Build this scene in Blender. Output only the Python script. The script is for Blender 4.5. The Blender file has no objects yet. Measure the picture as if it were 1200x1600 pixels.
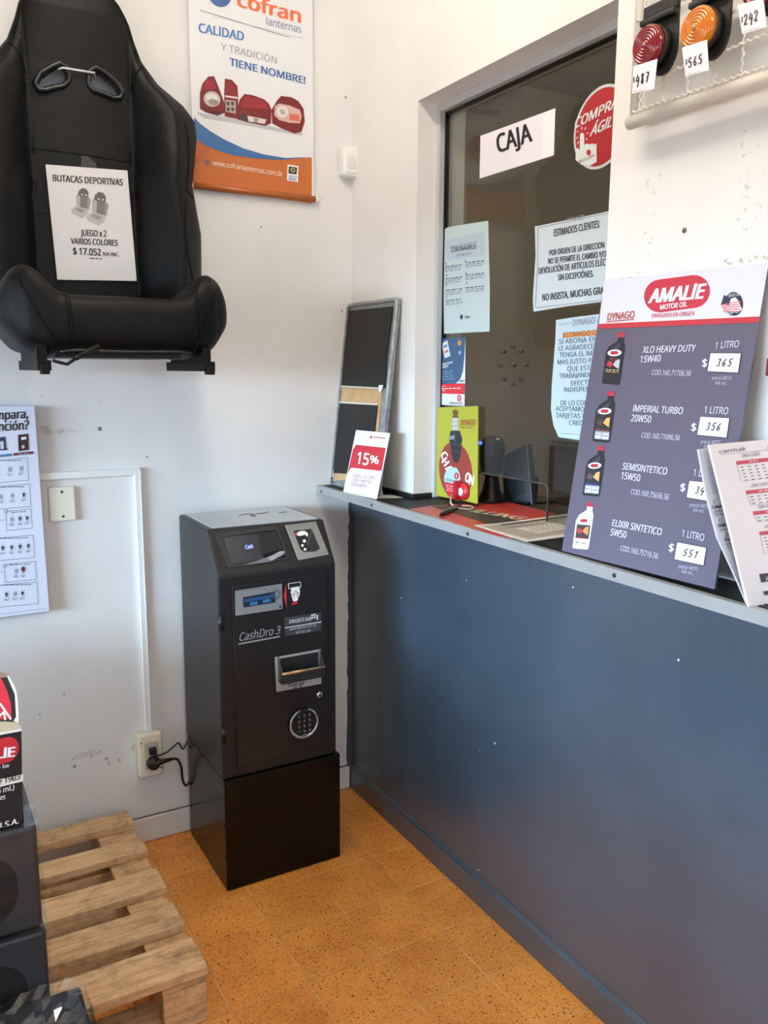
import bpy, bmesh, math, random
import numpy as np
from mathutils import Vector, Matrix, Euler

random.seed(7)
SC = bpy.context.scene
COL = SC.collection
PI = math.pi

# ------------------------------------------------------------------ camera
FPX = 1309.132                      # focal length in pixels of the 1200x1600 frame
CAM_T = Vector((-1.30119, -2.49076, 1.47554))
CAM_R = Euler((math.radians(80.40047), math.radians(-0.35695), math.radians(-29.76614)), 'XYZ')
cam_d = bpy.data.cameras.new('camera')
cam_d.sensor_fit = 'VERTICAL'
cam_d.sensor_height = 36.0
cam_d.lens = FPX / 1600 * 36.0
cam_d.clip_start = 0.05
cam = bpy.data.objects.new('camera', cam_d)
cam.location = CAM_T
cam.rotation_euler = CAM_R
COL.objects.link(cam)
SC.camera = cam
CAM_M = CAM_R.to_matrix()

# ------------------------------------------------------------------ world, lights, exposure
SC.view_settings.view_transform = 'Standard'
SC.view_settings.look = 'None'
SC.view_settings.gamma = 1.0
SC.view_settings.exposure = 0.0
SC.view_settings.use_curve_mapping = False
world = bpy.data.worlds.new('world')
SC.world = world
world.use_nodes = True
world.node_tree.nodes['Background'].inputs[0].default_value = (0.62, 0.78, 1.0, 1)
world.node_tree.nodes['Background'].inputs[1].default_value = 1.0
SC.cycles.max_bounces = 8
SC.cycles.diffuse_bounces = 5
SC.cycles.transparent_max_bounces = 12
SC.cycles.sample_clamp_indirect = 6.0


def area_light(name, loc, rot, sx, sy, energy, color):
    d = bpy.data.lights.new(name, 'AREA')
    d.shape = 'RECTANGLE'
    d.size = sx
    d.size_y = sy
    d.energy = energy
    d.color = color
    o = bpy.data.objects.new(name, d)
    o.location = loc
    o.rotation_euler = rot
    COL.objects.link(o)
    return o


ROOM_X0, ROOM_Y0, ROOM_H = -3.4, -5.0, 3.0
# daylight through the shop window in the left wall
SKY_DIR = Vector((-0.6, -0.9, 0.9)) - Vector((-8.4, -2.5, 2.0))
sky = area_light('window_daylight', (-8.4, -2.5, 2.0), SKY_DIR.to_track_quat('-Z', 'Y').to_euler(), 5.5, 1.5, 1750, (0.54, 0.78, 1.0))
# added lamp outside that window, standing in for light bounced up from below
BOUNCE_DIR = Vector((-0.4, -0.9, 2.2)) - Vector((-7.0, -3.4, 0.05))
area_light('bounce_fill', (-7.0, -3.4, 0.05), BOUNCE_DIR.to_track_quat('-Z', 'Y').to_euler(), 5.0, 2.0, 265, (1.0, 0.98, 0.95))
# the shop front behind the camera
area_light('shopfront_daylight', (-1.7, ROOM_Y0 - 0.05, 1.4), (math.radians(90), 0, 0), 2.6, 2.0, 16, (0.74, 0.87, 1.0))
CEILING_LAMP_STRENGTH = 41.0
CEILING_LAMP_COLOR = (1.0, 0.88, 0.72)
OFFICE_LAMP_STRENGTH = 66.0

# ------------------------------------------------------------------ helpers: materials
def lin(h):
    h = h.lstrip('#')
    out = []
    for i in (0, 2, 4):
        c = int(h[i:i + 2], 16) / 255
        out.append(c / 12.92 if c <= 0.04045 else ((c + 0.055) / 1.055) ** 2.4)
    return tuple(out) + (1.0,)


def new_mat(name):
    m = bpy.data.materials.new(name)
    m.use_nodes = True
    nt = m.node_tree
    b = nt.nodes['Principled BSDF']
    return m, nt, b


_C = {}


def C(h, rough=0.55, metal=0.0, spec=0.5):
    """plain procedural material with a whisper of roughness variation"""
    k = (h, rough, metal, spec)
    if k in _C:
        return _C[k]
    m, nt, b = new_mat('mat_' + h.strip('#') + '_%d' % len(_C))
    b.inputs['Base Color'].default_value = lin(h)
    b.inputs['Roughness'].default_value = rough
    b.inputs['Metallic'].default_value = metal
    b.inputs['Specular IOR Level'].default_value = spec
    _C[k] = m
    return m


def N(nt, t, **kw):
    n = nt.nodes.new(t)
    for k, v in kw.items():
        setattr(n, k, v)
    return n


def noisy(name, c1, c2, scale=6, detail=4, rough=0.6, metal=0.0, bump=0.0, bscale=200, stretch=(1, 1, 1), spec=0.5,
          contrast=(0.35, 0.65), rand=0.0):
    m, nt, b = new_mat(name)
    tc = N(nt, 'ShaderNodeTexCoord')
    mp = N(nt, 'ShaderNodeMapping')
    mp.inputs['Scale'].default_value = stretch
    nt.links.new(tc.outputs['Object'], mp.inputs[0])
    no = N(nt, 'ShaderNodeTexNoise')
    no.inputs['Scale'].default_value = scale
    no.inputs['Detail'].default_value = detail
    nt.links.new(mp.outputs[0], no.inputs[0])
    if rand:
        oi = N(nt, 'ShaderNodeObjectInfo')
        vm = N(nt, 'ShaderNodeVectorMath', operation='ADD')
        nt.links.new(mp.outputs[0], vm.inputs[0])
        mul = N(nt, 'ShaderNodeMath', operation='MULTIPLY')
        mul.inputs[1].default_value = 37.0
        nt.links.new(oi.outputs['Random'], mul.inputs[0])
        nt.links.new(mul.outputs[0], vm.inputs[1])
        nt.links.new(vm.outputs[0], no.inputs[0])
    cr = N(nt, 'ShaderNodeValToRGB')
    cr.color_ramp.elements[0].position = contrast[0]
    cr.color_ramp.elements[1].position = contrast[1]
    cr.color_ramp.elements[0].color = lin(c1)
    cr.color_ramp.elements[1].color = lin(c2)
    nt.links.new(no.outputs['Fac'], cr.inputs[0])
    nt.links.new(cr.outputs[0], b.inputs['Base Color'])
    b.inputs['Roughness'].default_value = rough
    b.inputs['Metallic'].default_value = metal
    b.inputs['Specular IOR Level'].default_value = spec
    if bump:
        n2 = N(nt, 'ShaderNodeTexNoise')
        n2.inputs['Scale'].default_value = bscale
        n2.inputs['Detail'].default_value = 3
        nt.links.new(mp.outputs[0], n2.inputs[0])
        bp = N(nt, 'ShaderNodeBump')
        bp.inputs['Strength'].default_value = bump
        bp.inputs['Distance'].default_value = 0.002
        nt.links.new(n2.outputs['Fac'], bp.inputs['Height'])
        nt.links.new(bp.outputs[0], b.inputs['Normal'])
    m['cr'] = cr.name
    return m


def emit(name, color, strength):
    m, nt, b = new_mat(name)
    b.inputs['Base Color'].default_value = color if len(color) == 4 else tuple(color) + (1,)
    b.inputs['Emission Color'].default_value = color if len(color) == 4 else tuple(color) + (1,)
    b.inputs['Emission Strength'].default_value = strength
    return m


def thin_glass(name, tint, ior=1.5, rough=0.0):
    m, nt, b = new_mat(name)
    nt.nodes.remove(b)
    out = nt.nodes['Material Output']
    tr = N(nt, 'ShaderNodeBsdfTransparent')
    tr.inputs[0].default_value = tint
    gl = N(nt, 'ShaderNodeBsdfGlossy')
    gl.inputs['Roughness'].default_value = rough
    fr = N(nt, 'ShaderNodeFresnel')
    fr.inputs[0].default_value = ior
    ge = N(nt, 'ShaderNodeNewGeometry')
    inv = N(nt, 'ShaderNodeMath', operation='SUBTRACT')
    inv.inputs[0].default_value = 1.0
    nt.links.new(ge.outputs['Backfacing'], inv.inputs[1])
    mu = N(nt, 'ShaderNodeMath', operation='MULTIPLY')
    nt.links.new(fr.outputs[0], mu.inputs[0])
    nt.links.new(inv.outputs[0], mu.inputs[1])
    mx = N(nt, 'ShaderNodeMixShader')
    nt.links.new(mu.outputs[0], mx.inputs[0])
    nt.links.new(tr.outputs[0], mx.inputs[1])
    nt.links.new(gl.outputs[0], mx.inputs[2])
    nt.links.new(mx.outputs[0], out.inputs[0])
    return m


# ------------------------------------------------------------------ helpers: geometry
class MB:
    """collects shapes (world coordinates) and links them as one mesh object"""

    def __init__(self):
        self.v = []
        self.f = []
        self.mi = []
        self.mats = []
        self.smooth = []

    def m(self, mat):
        if mat not in self.mats:
            self.mats.append(mat)
        return self.mats.index(mat)

    def raw(self, vs, fs, mat, smooth=False):
        o = len(self.v)
        k = self.m(mat)
        self.v += [tuple(p) for p in vs]
        for f in fs:
            self.f.append([i + o for i in f])
            self.mi.append(k)
            self.smooth.append(smooth)

    def box(self, a, b, mat, bevel=0.0, seg=2, rot=None):
        a = [min(a[i], b[i]) for i in range(3)], [max(a[i], b[i]) for i in range(3)]
        lo, hi = Vector(a[0]), Vector(a[1])
        bm = bmesh.new()
        bmesh.ops.create_cube(bm, size=1)
        s = hi - lo
        c = (hi + lo) / 2
        for v in bm.verts:
            v.co = Vector((v.co.x * s.x, v.co.y * s.y, v.co.z * s.z))
        if bevel:
            bmesh.ops.bevel(bm, geom=bm.edges[:], offset=min(bevel, min(s) * 0.45), segments=seg, affect='EDGES', profile=0.5)
        for v in bm.verts:
            co = v.co
            if rot is not None:
                co = rot @ co
            v.co = co + c
        self.bm(bm, mat, smooth=False)

    def bm(self, bm, mat, smooth=False):
        bm.verts.index_update()
        self.raw([v.co.copy() for v in bm.verts], [[v.index for v in f.verts] for f in bm.faces], mat, smooth)
        bm.free()

    def tube(self, pts, r, mat, n=8, caps=True, closed=False):
        pts = [Vector(p) for p in pts]
        rs = r if isinstance(r, (list, tuple)) else [r] * len(pts)
        rings = []
        prev = None
        L = len(pts)
        for i, p in enumerate(pts):
            if closed:
                t = (pts[(i + 1) % L] - pts[i - 1])
            else:
                t = (pts[min(i + 1, L - 1)] - pts[max(i - 1, 0)])
            t.normalize()
            if prev is None:
                up = Vector((0, 0, 1)) if abs(t.z) < 0.9 else Vector((1, 0, 0))
                a = t.cross(up).normalized()
            else:
                a = (prev - t * prev.dot(t)).normalized()
            prev = a
            b = t.cross(a)
            rings.append([p + (a * math.cos(2 * PI * k / n) + b * math.sin(2 * PI * k / n)) * rs[i] for k in range(n)])
        vs = [q for rg in rings for q in rg]
        fs = []
        for i in range(L if closed else L - 1):
            j = (i + 1) % L
            for k in range(n):
                fs.append([i * n + k, i * n + (k + 1) % n, j * n + (k + 1) % n, j * n + k])
        if caps and not closed:
            fs.append(list(range(n))[::-1])
            fs.append([(L - 1) * n + k for k in range(n)])
        self.raw(vs, fs, mat, True)

    def lathe(self, c, axis, prof, mat, n=32, ex=None):
        """prof: list of (radius, height along axis)"""
        axis = Vector(axis).normalized()
        if ex is None:
            ex = axis.cross(Vector((0, 0, 1)))
            if ex.length < 1e-3:
                ex = Vector((1, 0, 0))
        ex = Vector(ex).normalized()
        ey = axis.cross(ex)
        c = Vector(c)
        vs = []
        for (r, h) in prof:
            for k in range(n):
                t = 2 * PI * k / n
                vs.append(c + axis * h + (ex * math.cos(t) + ey * math.sin(t)) * r)
        fs = []
        for i in range(len(prof) - 1):
            for k in range(n):
                fs.append([i * n + k, i * n + (k + 1) % n, (i + 1) * n + (k + 1) % n, (i + 1) * n + k])
        fs.append(list(range(n))[::-1])
        fs.append([(len(prof) - 1) * n + k for k in range(n)])
        self.raw(vs, fs, mat, True)

    def prism(self, poly, off, mat, smooth=False):
        """poly: list of 3D points; extruded by vector off"""
        off = Vector(off)
        a = [Vector(p) for p in poly]
        n = len(a)
        nrm = Vector((0, 0, 0))
        for i in range(n):
            nrm += a[i].cross(a[(i + 1) % n])
        if nrm.dot(off) > 0:
            a = a[::-1]
        b = [p + off for p in a]
        fs = [list(range(n)), [n + k for k in range(n)][::-1]]
        for k in range(n):
            fs.append([k, n + k, n + (k + 1) % n, (k + 1) % n])
        self.raw(a + b, fs, mat, smooth)

    def build(self, name, parent=None, bevel=None, auto=True):
        loc = Vector((0, 0, 0))
        p = parent
        while p is not None:
            loc += p.location
            p = p.parent
        me = bpy.data.meshes.new(name)
        me.from_pydata([(x[0] - loc.x, x[1] - loc.y, x[2] - loc.z) for x in self.v], [], self.f)
        for mt in self.mats:
            me.materials.append(mt)
        me.polygons.foreach_set('material_index', self.mi)
        me.polygons.foreach_set('use_smooth', self.smooth)
        me.update()
        o = bpy.data.objects.new(name, me)
        COL.objects.link(o)
        if parent is not None:
            o.parent = parent
        if bevel:
            md = o.modifiers.new('bevel', 'BEVEL')
            md.width = bevel
            md.segments = 2
            md.limit_method = 'ANGLE'
        return o


def tag(o, label, cat=None, group=None, kind=None):
    o['label'] = label
    if cat:
        o['category'] = cat
    if group:
        o['group'] = group
    if kind:
        o['kind'] = kind
    return o


def thing(name, label, cat, loc=(0, 0, 0), group=None):
    o = bpy.data.objects.new(name, None)
    o.location = loc
    o.empty_display_size = 0.05
    COL.objects.link(o)
    return tag(o, label, cat, group)


def struct(o, label=None):
    o['kind'] = 'structure'
    if label:
        o['label'] = label
    return o


# ------------------------------------------------------------------ helpers: measured points and flat print
def ray(px):
    return CAM_M @ Vector(((px[0] - 600) / FPX, -(px[1] - 800) / FPX, -1.0))


class Plane:
    """a real plane of the place; P(px) is the point of that plane measured at photo pixel px"""

    def __init__(self, p0, n):
        self.p0 = Vector(p0)
        self.n = Vector(n).normalized()
        if self.n.dot(CAM_T - self.p0) < 0:
            self.n = -self.n

    def P(self, px, off=0.0):
        d = ray(px)
        t = (self.p0 - CAM_T).dot(self.n) / d.dot(self.n)
        return CAM_T + d * t + self.n * off


def plane3(a, b, c):
    a, b, c = Vector(a), Vector(b), Vector(c)
    return Plane(a, (b - a).cross(c - a))


def back(y):
    return Plane((0, y, 0), (0, -1, 0))


def right(x):
    return Plane((x, 0, 0), (-1, 0, 0))


def level(z):
    return Plane((0, 0, z), (0, 0, 1))


_TXT = {}
try:
    FONT = bpy.data.fonts.load(bpy.utils.system_resource('DATAFILES', path='fonts') + '/NotoSansHebrew-Regular.woff2')   # ships with Blender
except Exception:
    FONT = None


def text_mesh(s, bold):
    k = (s, bold)
    if k in _TXT:
        return _TXT[k]
    cu = bpy.data.curves.new('lettering_source', 'FONT')
    cu.body = s.replace('I', 'l') if FONT is not None else s      # plain upright stroke for the capital
    cu.resolution_u = 2
    if FONT is not None:
        cu.font = FONT
    cu.fill_mode = 'BOTH'
    ob = bpy.data.objects.new('lettering_source', cu)
    me = bpy.data.meshes.new_from_object(ob)
    vs = np.empty(len(me.vertices) * 3)
    me.vertices.foreach_get('co', vs)
    vs = vs.reshape(-1, 3)[:, :2].copy()
    fs = [list(p.vertices) for p in me.polygons]
    if bold >= 0.008 and len(vs):
        # heavier weight: the same outlines laid side by side
        d = bold * 0.95
        base_v, base_f, n0_ = vs, fs, len(vs)
        # (each copy sits a hair above the last)
        vs, fs = [], []
        offs = [(-d, -d * .35), (d, -d * .35), (-d, d * .35), (d, d * .35)] + ([(0, 0)] if bold > 0.03 else [])
        for q_, (dx_, dy_) in enumerate(offs):
            vs.append(base_v + np.array([dx_, dy_]))
            fs += [[i_ + q_ * n0_ for i_ in f_] for f_ in base_f]
        vs = np.concatenate(vs)
    bpy.data.objects.remove(ob)
    bpy.data.curves.remove(cu)
    bpy.data.meshes.remove(me)
    _TXT[k] = (vs, fs)
    return _TXT[k]


STROKES = {
    '1': [[(.2, .75), (.6, 1), (.45, 0)]],
    '2': [[(.1, .75), (.35, 1), (.7, .95), (.75, .7), (.1, .02), (.85, .05)]],
    '3': [[(.15, .9), (.5, 1), (.75, .85), (.4, .55), (.75, .35), (.6, .05), (.1, .05)]],
    '4': [[(.45, 1), (.05, .4), (.9, .4)], [(.75, .75), (.5, -.25)]],
    '5': [[(.85, 1), (.3, .95), (.2, .55), (.65, .55), (.7, .2), (.4, 0), (.05, .1)]],
    '6': [[(.6, 1), (.2, .5), (.15, .15), (.4, 0), (.7, .15), (.6, .42), (.2, .35)]],
    '7': [[(.1, .95), (.8, .95), (.4, 0)], [(.25, .5), (.75, .5)]],
    '8': [[(.7, .9), (.4, 1), (.2, .8), (.7, .3), (.55, .02), (.25, .1), (.3, .4), (.7, .9)]],
    '$': [[(.8, .8), (.4, .95), (.2, .7), (.7, .35), (.5, .1), (.1, .2)], [(.5, 1.1), (.4, -.1)]],
}


class Print:
    """flat print on a sheet, laid out on the sheet's own plane"""

    def __init__(self, plane, base=0.0):
        self.pl = plane
        self.mb = MB()
        self.base = base

    def o(self, layer):
        self.k = (getattr(self, 'k', 0) + 1) % 40
        return self.base + 0.00040 * layer + 2e-6 * self.k

    def poly(self, pts, col, layer=1, rough=0.55):
        of_ = self.o(layer)
        vs = [self.pl.P(p, of_) for p in pts]
        nrm = Vector((0, 0, 0))
        for i in range(len(vs)):
            nrm += (vs[i] - vs[0]).cross(vs[(i + 1) % len(vs)] - vs[0])
        if nrm.dot(self.pl.n) < 0:
            vs = vs[::-1]
        self.mb.raw(vs, [list(range(len(vs)))], C(col, rough))

    def ring(self, outer, inner, col, layer=1):
        n = len(outer)
        vs = [self.pl.P(p, self.o(layer)) for p in outer] + [self.pl.P(p, self.o(layer)) for p in inner]
        self.mb.raw(vs, [[k, (k + 1) % n, n + (k + 1) % n, n + k] for k in range(n)], C(col))

    def frame(self, pts, w, col, layer=1):
        for i in range(len(pts)):
            self.line(pts[i], pts[(i + 1) % len(pts)], w, col, layer)

    def line(self, a, b, w, col, layer=1):
        d = Vector((b[0] - a[0], b[1] - a[1]))
        if d.length == 0:
            return
        d.normalize()
        n = Vector((-d.y, d.x)) * w / 2
        self.poly([(a[0] + n.x, a[1] + n.y), (b[0] + n.x, b[1] + n.y), (b[0] - n.x, b[1] - n.y), (a[0] - n.x, a[1] - n.y)], col, layer)

    def path(self, pts, w, col, layer=1):
        for a, b in zip(pts[:-1], pts[1:]):
            self.line(a, b, w, col, layer)

    def ell(self, c, ax, by, col, layer=1, n=28, t0=0, t1=2 * PI):
        pts = []
        for k in range(n):
            t = t0 + (t1 - t0) * k / (n if abs(t1 - t0 - 2 * PI) < 1e-6 else n - 1)
            pts.append((c[0] + ax[0] * math.cos(t) + by[0] * math.sin(t), c[1] + ax[1] * math.cos(t) + by[1] * math.sin(t)))
        self.poly(pts, col, layer)
        return pts

    def text(self, s, a, b, h, col, bold=0.0, layer=2):
        """baseline from pixel a to pixel b, h = pixel of the cap line above a"""
        vs, fs = text_mesh(s, bold)
        if not len(vs):
            return
        of_ = self.o(layer)
        A, B, H = (self.pl.P(p, of_) for p in (a, b, h))
        x0, x1 = vs[:, 0].min(), vs[:, 0].max()
        cap = 0.5726 if FONT is not None else 0.69
        n_copy = max(1, len(vs) // max(1, len(text_mesh(s, 0.0)[0])))
        per = len(vs) // n_copy
        out = [A + (B - A) * ((x - x0) / (x1 - x0)) + (H - A) * (y / cap) + self.pl.n * (6e-5 * (i_ // per)) for i_, (x, y) in enumerate(vs)]
        self.mb.raw(out, fs, C(col))

    def greek(self, a, b, w, col, layer=2, seed=0):
        """a line of print too small to read: word-long dashes"""
        r = random.Random(seed + int(a[0] * 7 + a[1] * 13))
        t = 0.0
        L = math.hypot(b[0] - a[0], b[1] - a[1])
        while t < 1.0:
            e = min(1.0, t + r.uniform(2.5, 8) / L)
            self.line((a[0] + (b[0] - a[0]) * t, a[1] + (b[1] - a[1]) * t), (a[0] + (b[0] - a[0]) * e, a[1] + (b[1] - a[1]) * e), w, col, layer)
            t = e + 1.6 / L

    def hand(self, s, a, b, h, w, col='#151515', layer=2):
        n = len(s)
        for i, ch in enumerate(s):
            for st in STROKES.get(ch, []):
                pts = []
                for x, y in st:
                    fx = (i + x * 0.85) / n
                    pts.append((a[0] + (b[0] - a[0]) * fx + (h[0] - a[0]) * y, a[1] + (b[1] - a[1]) * fx + (h[1] - a[1]) * y))
                self.path(pts, w, col, layer)

    def build(self, parent, name='printed_design'):
        return self.mb.build(name, parent)


def sheet(name, label, cat, plane, pts, col, thick=0.0006, off=0.0, rough=0.6, group=None):
    """a thin sheet whose outline was measured on its plane; returns the thing and a Print for its face"""
    mb = MB()
    poly = [plane.P(p, off) for p in pts]
    mb.prism(poly, plane.n * thick, col if not isinstance(col, str) else C(col, rough))
    c = sum((Vector(p) for p in poly), Vector()) / len(poly)
    lo = min(poly, key=lambda p: p.z)
    t = thing(name, label, cat, (c.x, c.y, lo.z), group)
    mb.build('sheet', t)
    return t, Print(plane, off + thick)


# ------------------------------------------------------------------ materials
def wall_paint(name, c1, c2, marks=()):
    """painted plaster with faint blotches; marks = worn patches (lo, hi) in object space"""
    m, nt, b = new_mat(name)
    tc = N(nt, 'ShaderNodeTexCoord')
    no = N(nt, 'ShaderNodeTexNoise')
    no.inputs['Scale'].default_value = 2.3
    no.inputs['Detail'].default_value = 5
    nt.links.new(tc.outputs['Object'], no.inputs[0])
    cr = N(nt, 'ShaderNodeValToRGB')
    cr.color_ramp.elements[0].position = 0.3
    cr.color_ramp.elements[1].position = 0.6
    cr.color_ramp.elements[0].color = lin(c1)
    cr.color_ramp.elements[1].color = lin(c2)
    nt.links.new(no.outputs['Fac'], cr.inputs[0])
    # small scuffs
    n2 = N(nt, 'ShaderNodeTexNoise')
    n2.inputs['Scale'].default_value = 16
    n2.inputs['Detail'].default_value = 6
    n2.inputs['Roughness'].default_value = 0.6
    nt.links.new(tc.outputs['Object'], n2.inputs[0])
    c2r = N(nt, 'ShaderNodeValToRGB')
    c2r.color_ramp.elements[0].position = 0.72
    c2r.color_ramp.elements[1].position = 0.80
    nt.links.new(n2.outputs['Fac'], c2r.inputs[0])
    mx = N(nt, 'ShaderNodeMix', data_type='RGBA')
    nt.links.new(c2r.outputs[0], mx.inputs['Factor'])
    nt.links.new(cr.outputs[0], mx.inputs['A'])
    mx.inputs['B'].default_value = lin('#8d877c')
    last = mx.outputs['Result']
    for (lo, hi, sc, th, colr) in marks:
        sep = N(nt, 'ShaderNodeSeparateXYZ')
        nt.links.new(tc.outputs['Object'], sep.inputs[0])
        fac = None
        for i, ax in enumerate('XYZ'):
            if lo[i] is None:
                continue
            mid, half = (lo[i] + hi[i]) / 2, (hi[i] - lo[i]) / 2
            s1 = N(nt, 'ShaderNodeMath', operation='SUBTRACT')
            nt.links.new(sep.outputs[ax], s1.inputs[0])
            s1.inputs[1].default_value = mid
            s2 = N(nt, 'ShaderNodeMath', operation='ABSOLUTE')
            nt.links.new(s1.outputs[0], s2.inputs[0])
            s3 = N(nt, 'ShaderNodeMath', operation='LESS_THAN')
            nt.links.new(s2.outputs[0], s3.inputs[0])
            s3.inputs[1].default_value = half
            if fac is None:
                fac = s3.outputs[0]
            else:
                s4 = N(nt, 'ShaderNodeMath', operation='MULTIPLY')
                nt.links.new(fac, s4.inputs[0])
                nt.links.new(s3.outputs[0], s4.inputs[1])
                fac = s4.outputs[0]
        nz = N(nt, 'ShaderNodeTexNoise')
        nz.inputs['Scale'].default_value = sc
        nz.inputs['Detail'].default_value = 5
        nt.links.new(tc.outputs['Object'], nz.inputs[0])
        g = N(nt, 'ShaderNodeValToRGB')
        g.color_ramp.elements[0].position = th
        g.color_ramp.elements[1].position = th + 0.06
        nt.links.new(nz.outputs['Fac'], g.inputs[0])
        s5 = N(nt, 'ShaderNodeMath', operation='MULTIPLY')
        nt.links.new(fac, s5.inputs[0])
        nt.links.new(g.outputs[0], s5.inputs[1])
        m2 = N(nt, 'ShaderNodeMix', data_type='RGBA')
        nt.links.new(s5.outputs[0], m2.inputs['Factor'])
        nt.links.new(last, m2.inputs['A'])
        m2.inputs['B'].default_value = lin(colr)
        last = m2.outputs['Result']
    nt.links.new(last, b.inputs['Base Color'])
    b.inputs['Roughness'].default_value = 0.55
    n3 = N(nt, 'ShaderNodeTexNoise')
    n3.inputs['Scale'].default_value = 28
    n3.inputs['Detail'].default_value = 4
    nt.links.new(tc.outputs['Object'], n3.inputs[0])
    bp = N(nt, 'ShaderNodeBump')
    bp.inputs['Strength'].default_value = 0.12
    bp.inputs['Distance'].default_value = 0.004
    nt.links.new(n3.outputs['Fac'], bp.inputs['Height'])
    nt.links.new(bp.outputs[0], b.inputs['Normal'])
    return m


M_WALL = wall_paint('wall_white_paint', '#d8d8d6', '#e4e4e2', marks=[
    ((-1.0, None, 0.28), (-0.72, None, 0.34), 40, 0.60, '#b6b0a6'),
    ((-0.98, None, 1.26), (-0.80, None, 1.42), 18, 0.60, '#c2c0bc'),
])
M_WALLR = wall_paint('wall_white_paint_right', '#dcdad6', '#e8e6e2', marks=[
    ((None, -1.285, 1.70), (None, -1.245, 1.87), 70, 0.60, '#cac5bb'),
    ((None, -1.51, 1.71), (None, -1.46, 1.89), 70, 0.59, '#cdc8bf'),
    ((None, -1.26, 1.655), (None, -1.19, 1.672), 80, 0.56, '#b9b2a5'),
    ((None, -1.53, 1.665), (None, -1.44, 1.675), 80, 0.56, '#b9b2a5'),
])


def blue_paint():
    m, nt, b = new_mat('slate_blue_gloss_paint')
    tc = N(nt, 'ShaderNodeTexCoord')
    no = N(nt, 'ShaderNodeTexNoise')
    no.inputs['Scale'].default_value = 3.0
    no.inputs['Detail'].default_value = 8
    no.inputs['Roughness'].default_value = 0.65
    nt.links.new(tc.outputs['Object'], no.inputs[0])
    cr = N(nt, 'ShaderNodeValToRGB')
    cr.color_ramp.elements[0].position = 0.3
    cr.color_ramp.elements[1].position = 0.75
    cr.color_ramp.elements[0].color = lin('#303d49')
    cr.color_ramp.elements[1].color = lin('#3d4c5a')
    nt.links.new(no.outputs['Fac'], cr.inputs[0])
    # chips of pale plaster
    vo = N(nt, 'ShaderNodeTexVoronoi')
    vo.inputs['Scale'].default_value = 11
    vo.inputs['Randomness'].default_value = 1
    nt.links.new(tc.outputs['Object'], vo.inputs[0])
    lt = N(nt, 'ShaderNodeMath', operation='LESS_THAN')
    lt.inputs[1].default_value = 0.03
    nt.links.new(vo.outputs['Distance'], lt.inputs[0])
    sepc = N(nt, 'ShaderNodeSeparateColor')
    nt.links.new(vo.outputs['Color'], sepc.inputs[0])
    gt = N(nt, 'ShaderNodeMath', operation='GREATER_THAN')
    gt.inputs[1].default_value = 0.80
    nt.links.new(sepc.outputs[0], gt.inputs[0])
    mu = N(nt, 'ShaderNodeMath', operation='MULTIPLY')
    nt.links.new(lt.outputs[0], mu.inputs[0])
    nt.links.new(gt.outputs[0], mu.inputs[1])
    # fine scratches
    mp = N(nt, 'ShaderNodeMapping')
    mp.inputs['Rotation'].default_value = (math.radians(12), 0, 0)
    mp.inputs['Scale'].default_value = (1, 60, 4)
    nt.links.new(tc.outputs['Object'], mp.inputs[0])
    n2 = N(nt, 'ShaderNodeTexNoise')
    n2.inputs['Scale'].default_value = 2.2
    n2.inputs['Detail'].default_value = 3
    nt.links.new(mp.outputs[0], n2.inputs[0])
    c2 = N(nt, 'ShaderNodeValToRGB')
    c2.color_ramp.elements[0].position = 0.70
    c2.color_ramp.elements[1].position = 0.78
    c2.color_ramp.elements[1].color = (0.35, 0.35, 0.35, 1)
    nt.links.new(n2.outputs['Fac'], c2.inputs[0])
    mx = N(nt, 'ShaderNodeMix', data_type='RGBA')
    nt.links.new(c2.outputs[0], mx.inputs['Factor'])
    nt.links.new(cr.outputs[0], mx.inputs['A'])
    mx.inputs['B'].default_value = lin('#6d7b88')
    m3 = N(nt, 'ShaderNodeMix', data_type='RGBA')
    nt.links.new(mu.outputs[0], m3.inputs['Factor'])
    nt.links.new(mx.outputs['Result'], m3.inputs['A'])
    m3.inputs['B'].default_value = lin('#e6e8ea')
    nt.links.new(m3.outputs['Result'], b.inputs['Base Color'])
    b.inputs['Roughness'].default_value = 0.30
    b.inputs['Specular IOR Level'].default_value = 0.9
    b.inputs['IOR'].default_value = 1.68
    n4 = N(nt, 'ShaderNodeTexNoise')
    n4.inputs['Scale'].default_value = 14
    n4.inputs['Detail'].default_value = 4
    nt.links.new(tc.outputs['Object'], n4.inputs[0])
    bp = N(nt, 'ShaderNodeBump')
    bp.inputs['Strength'].default_value = 0.1
    bp.inputs['Distance'].default_value = 0.006
    nt.links.new(n4.outputs['Fac'], bp.inputs['Height'])
    nt.links.new(bp.outputs[0], b.inputs['Normal'])
    return m


M_BLUE = blue_paint()


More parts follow.
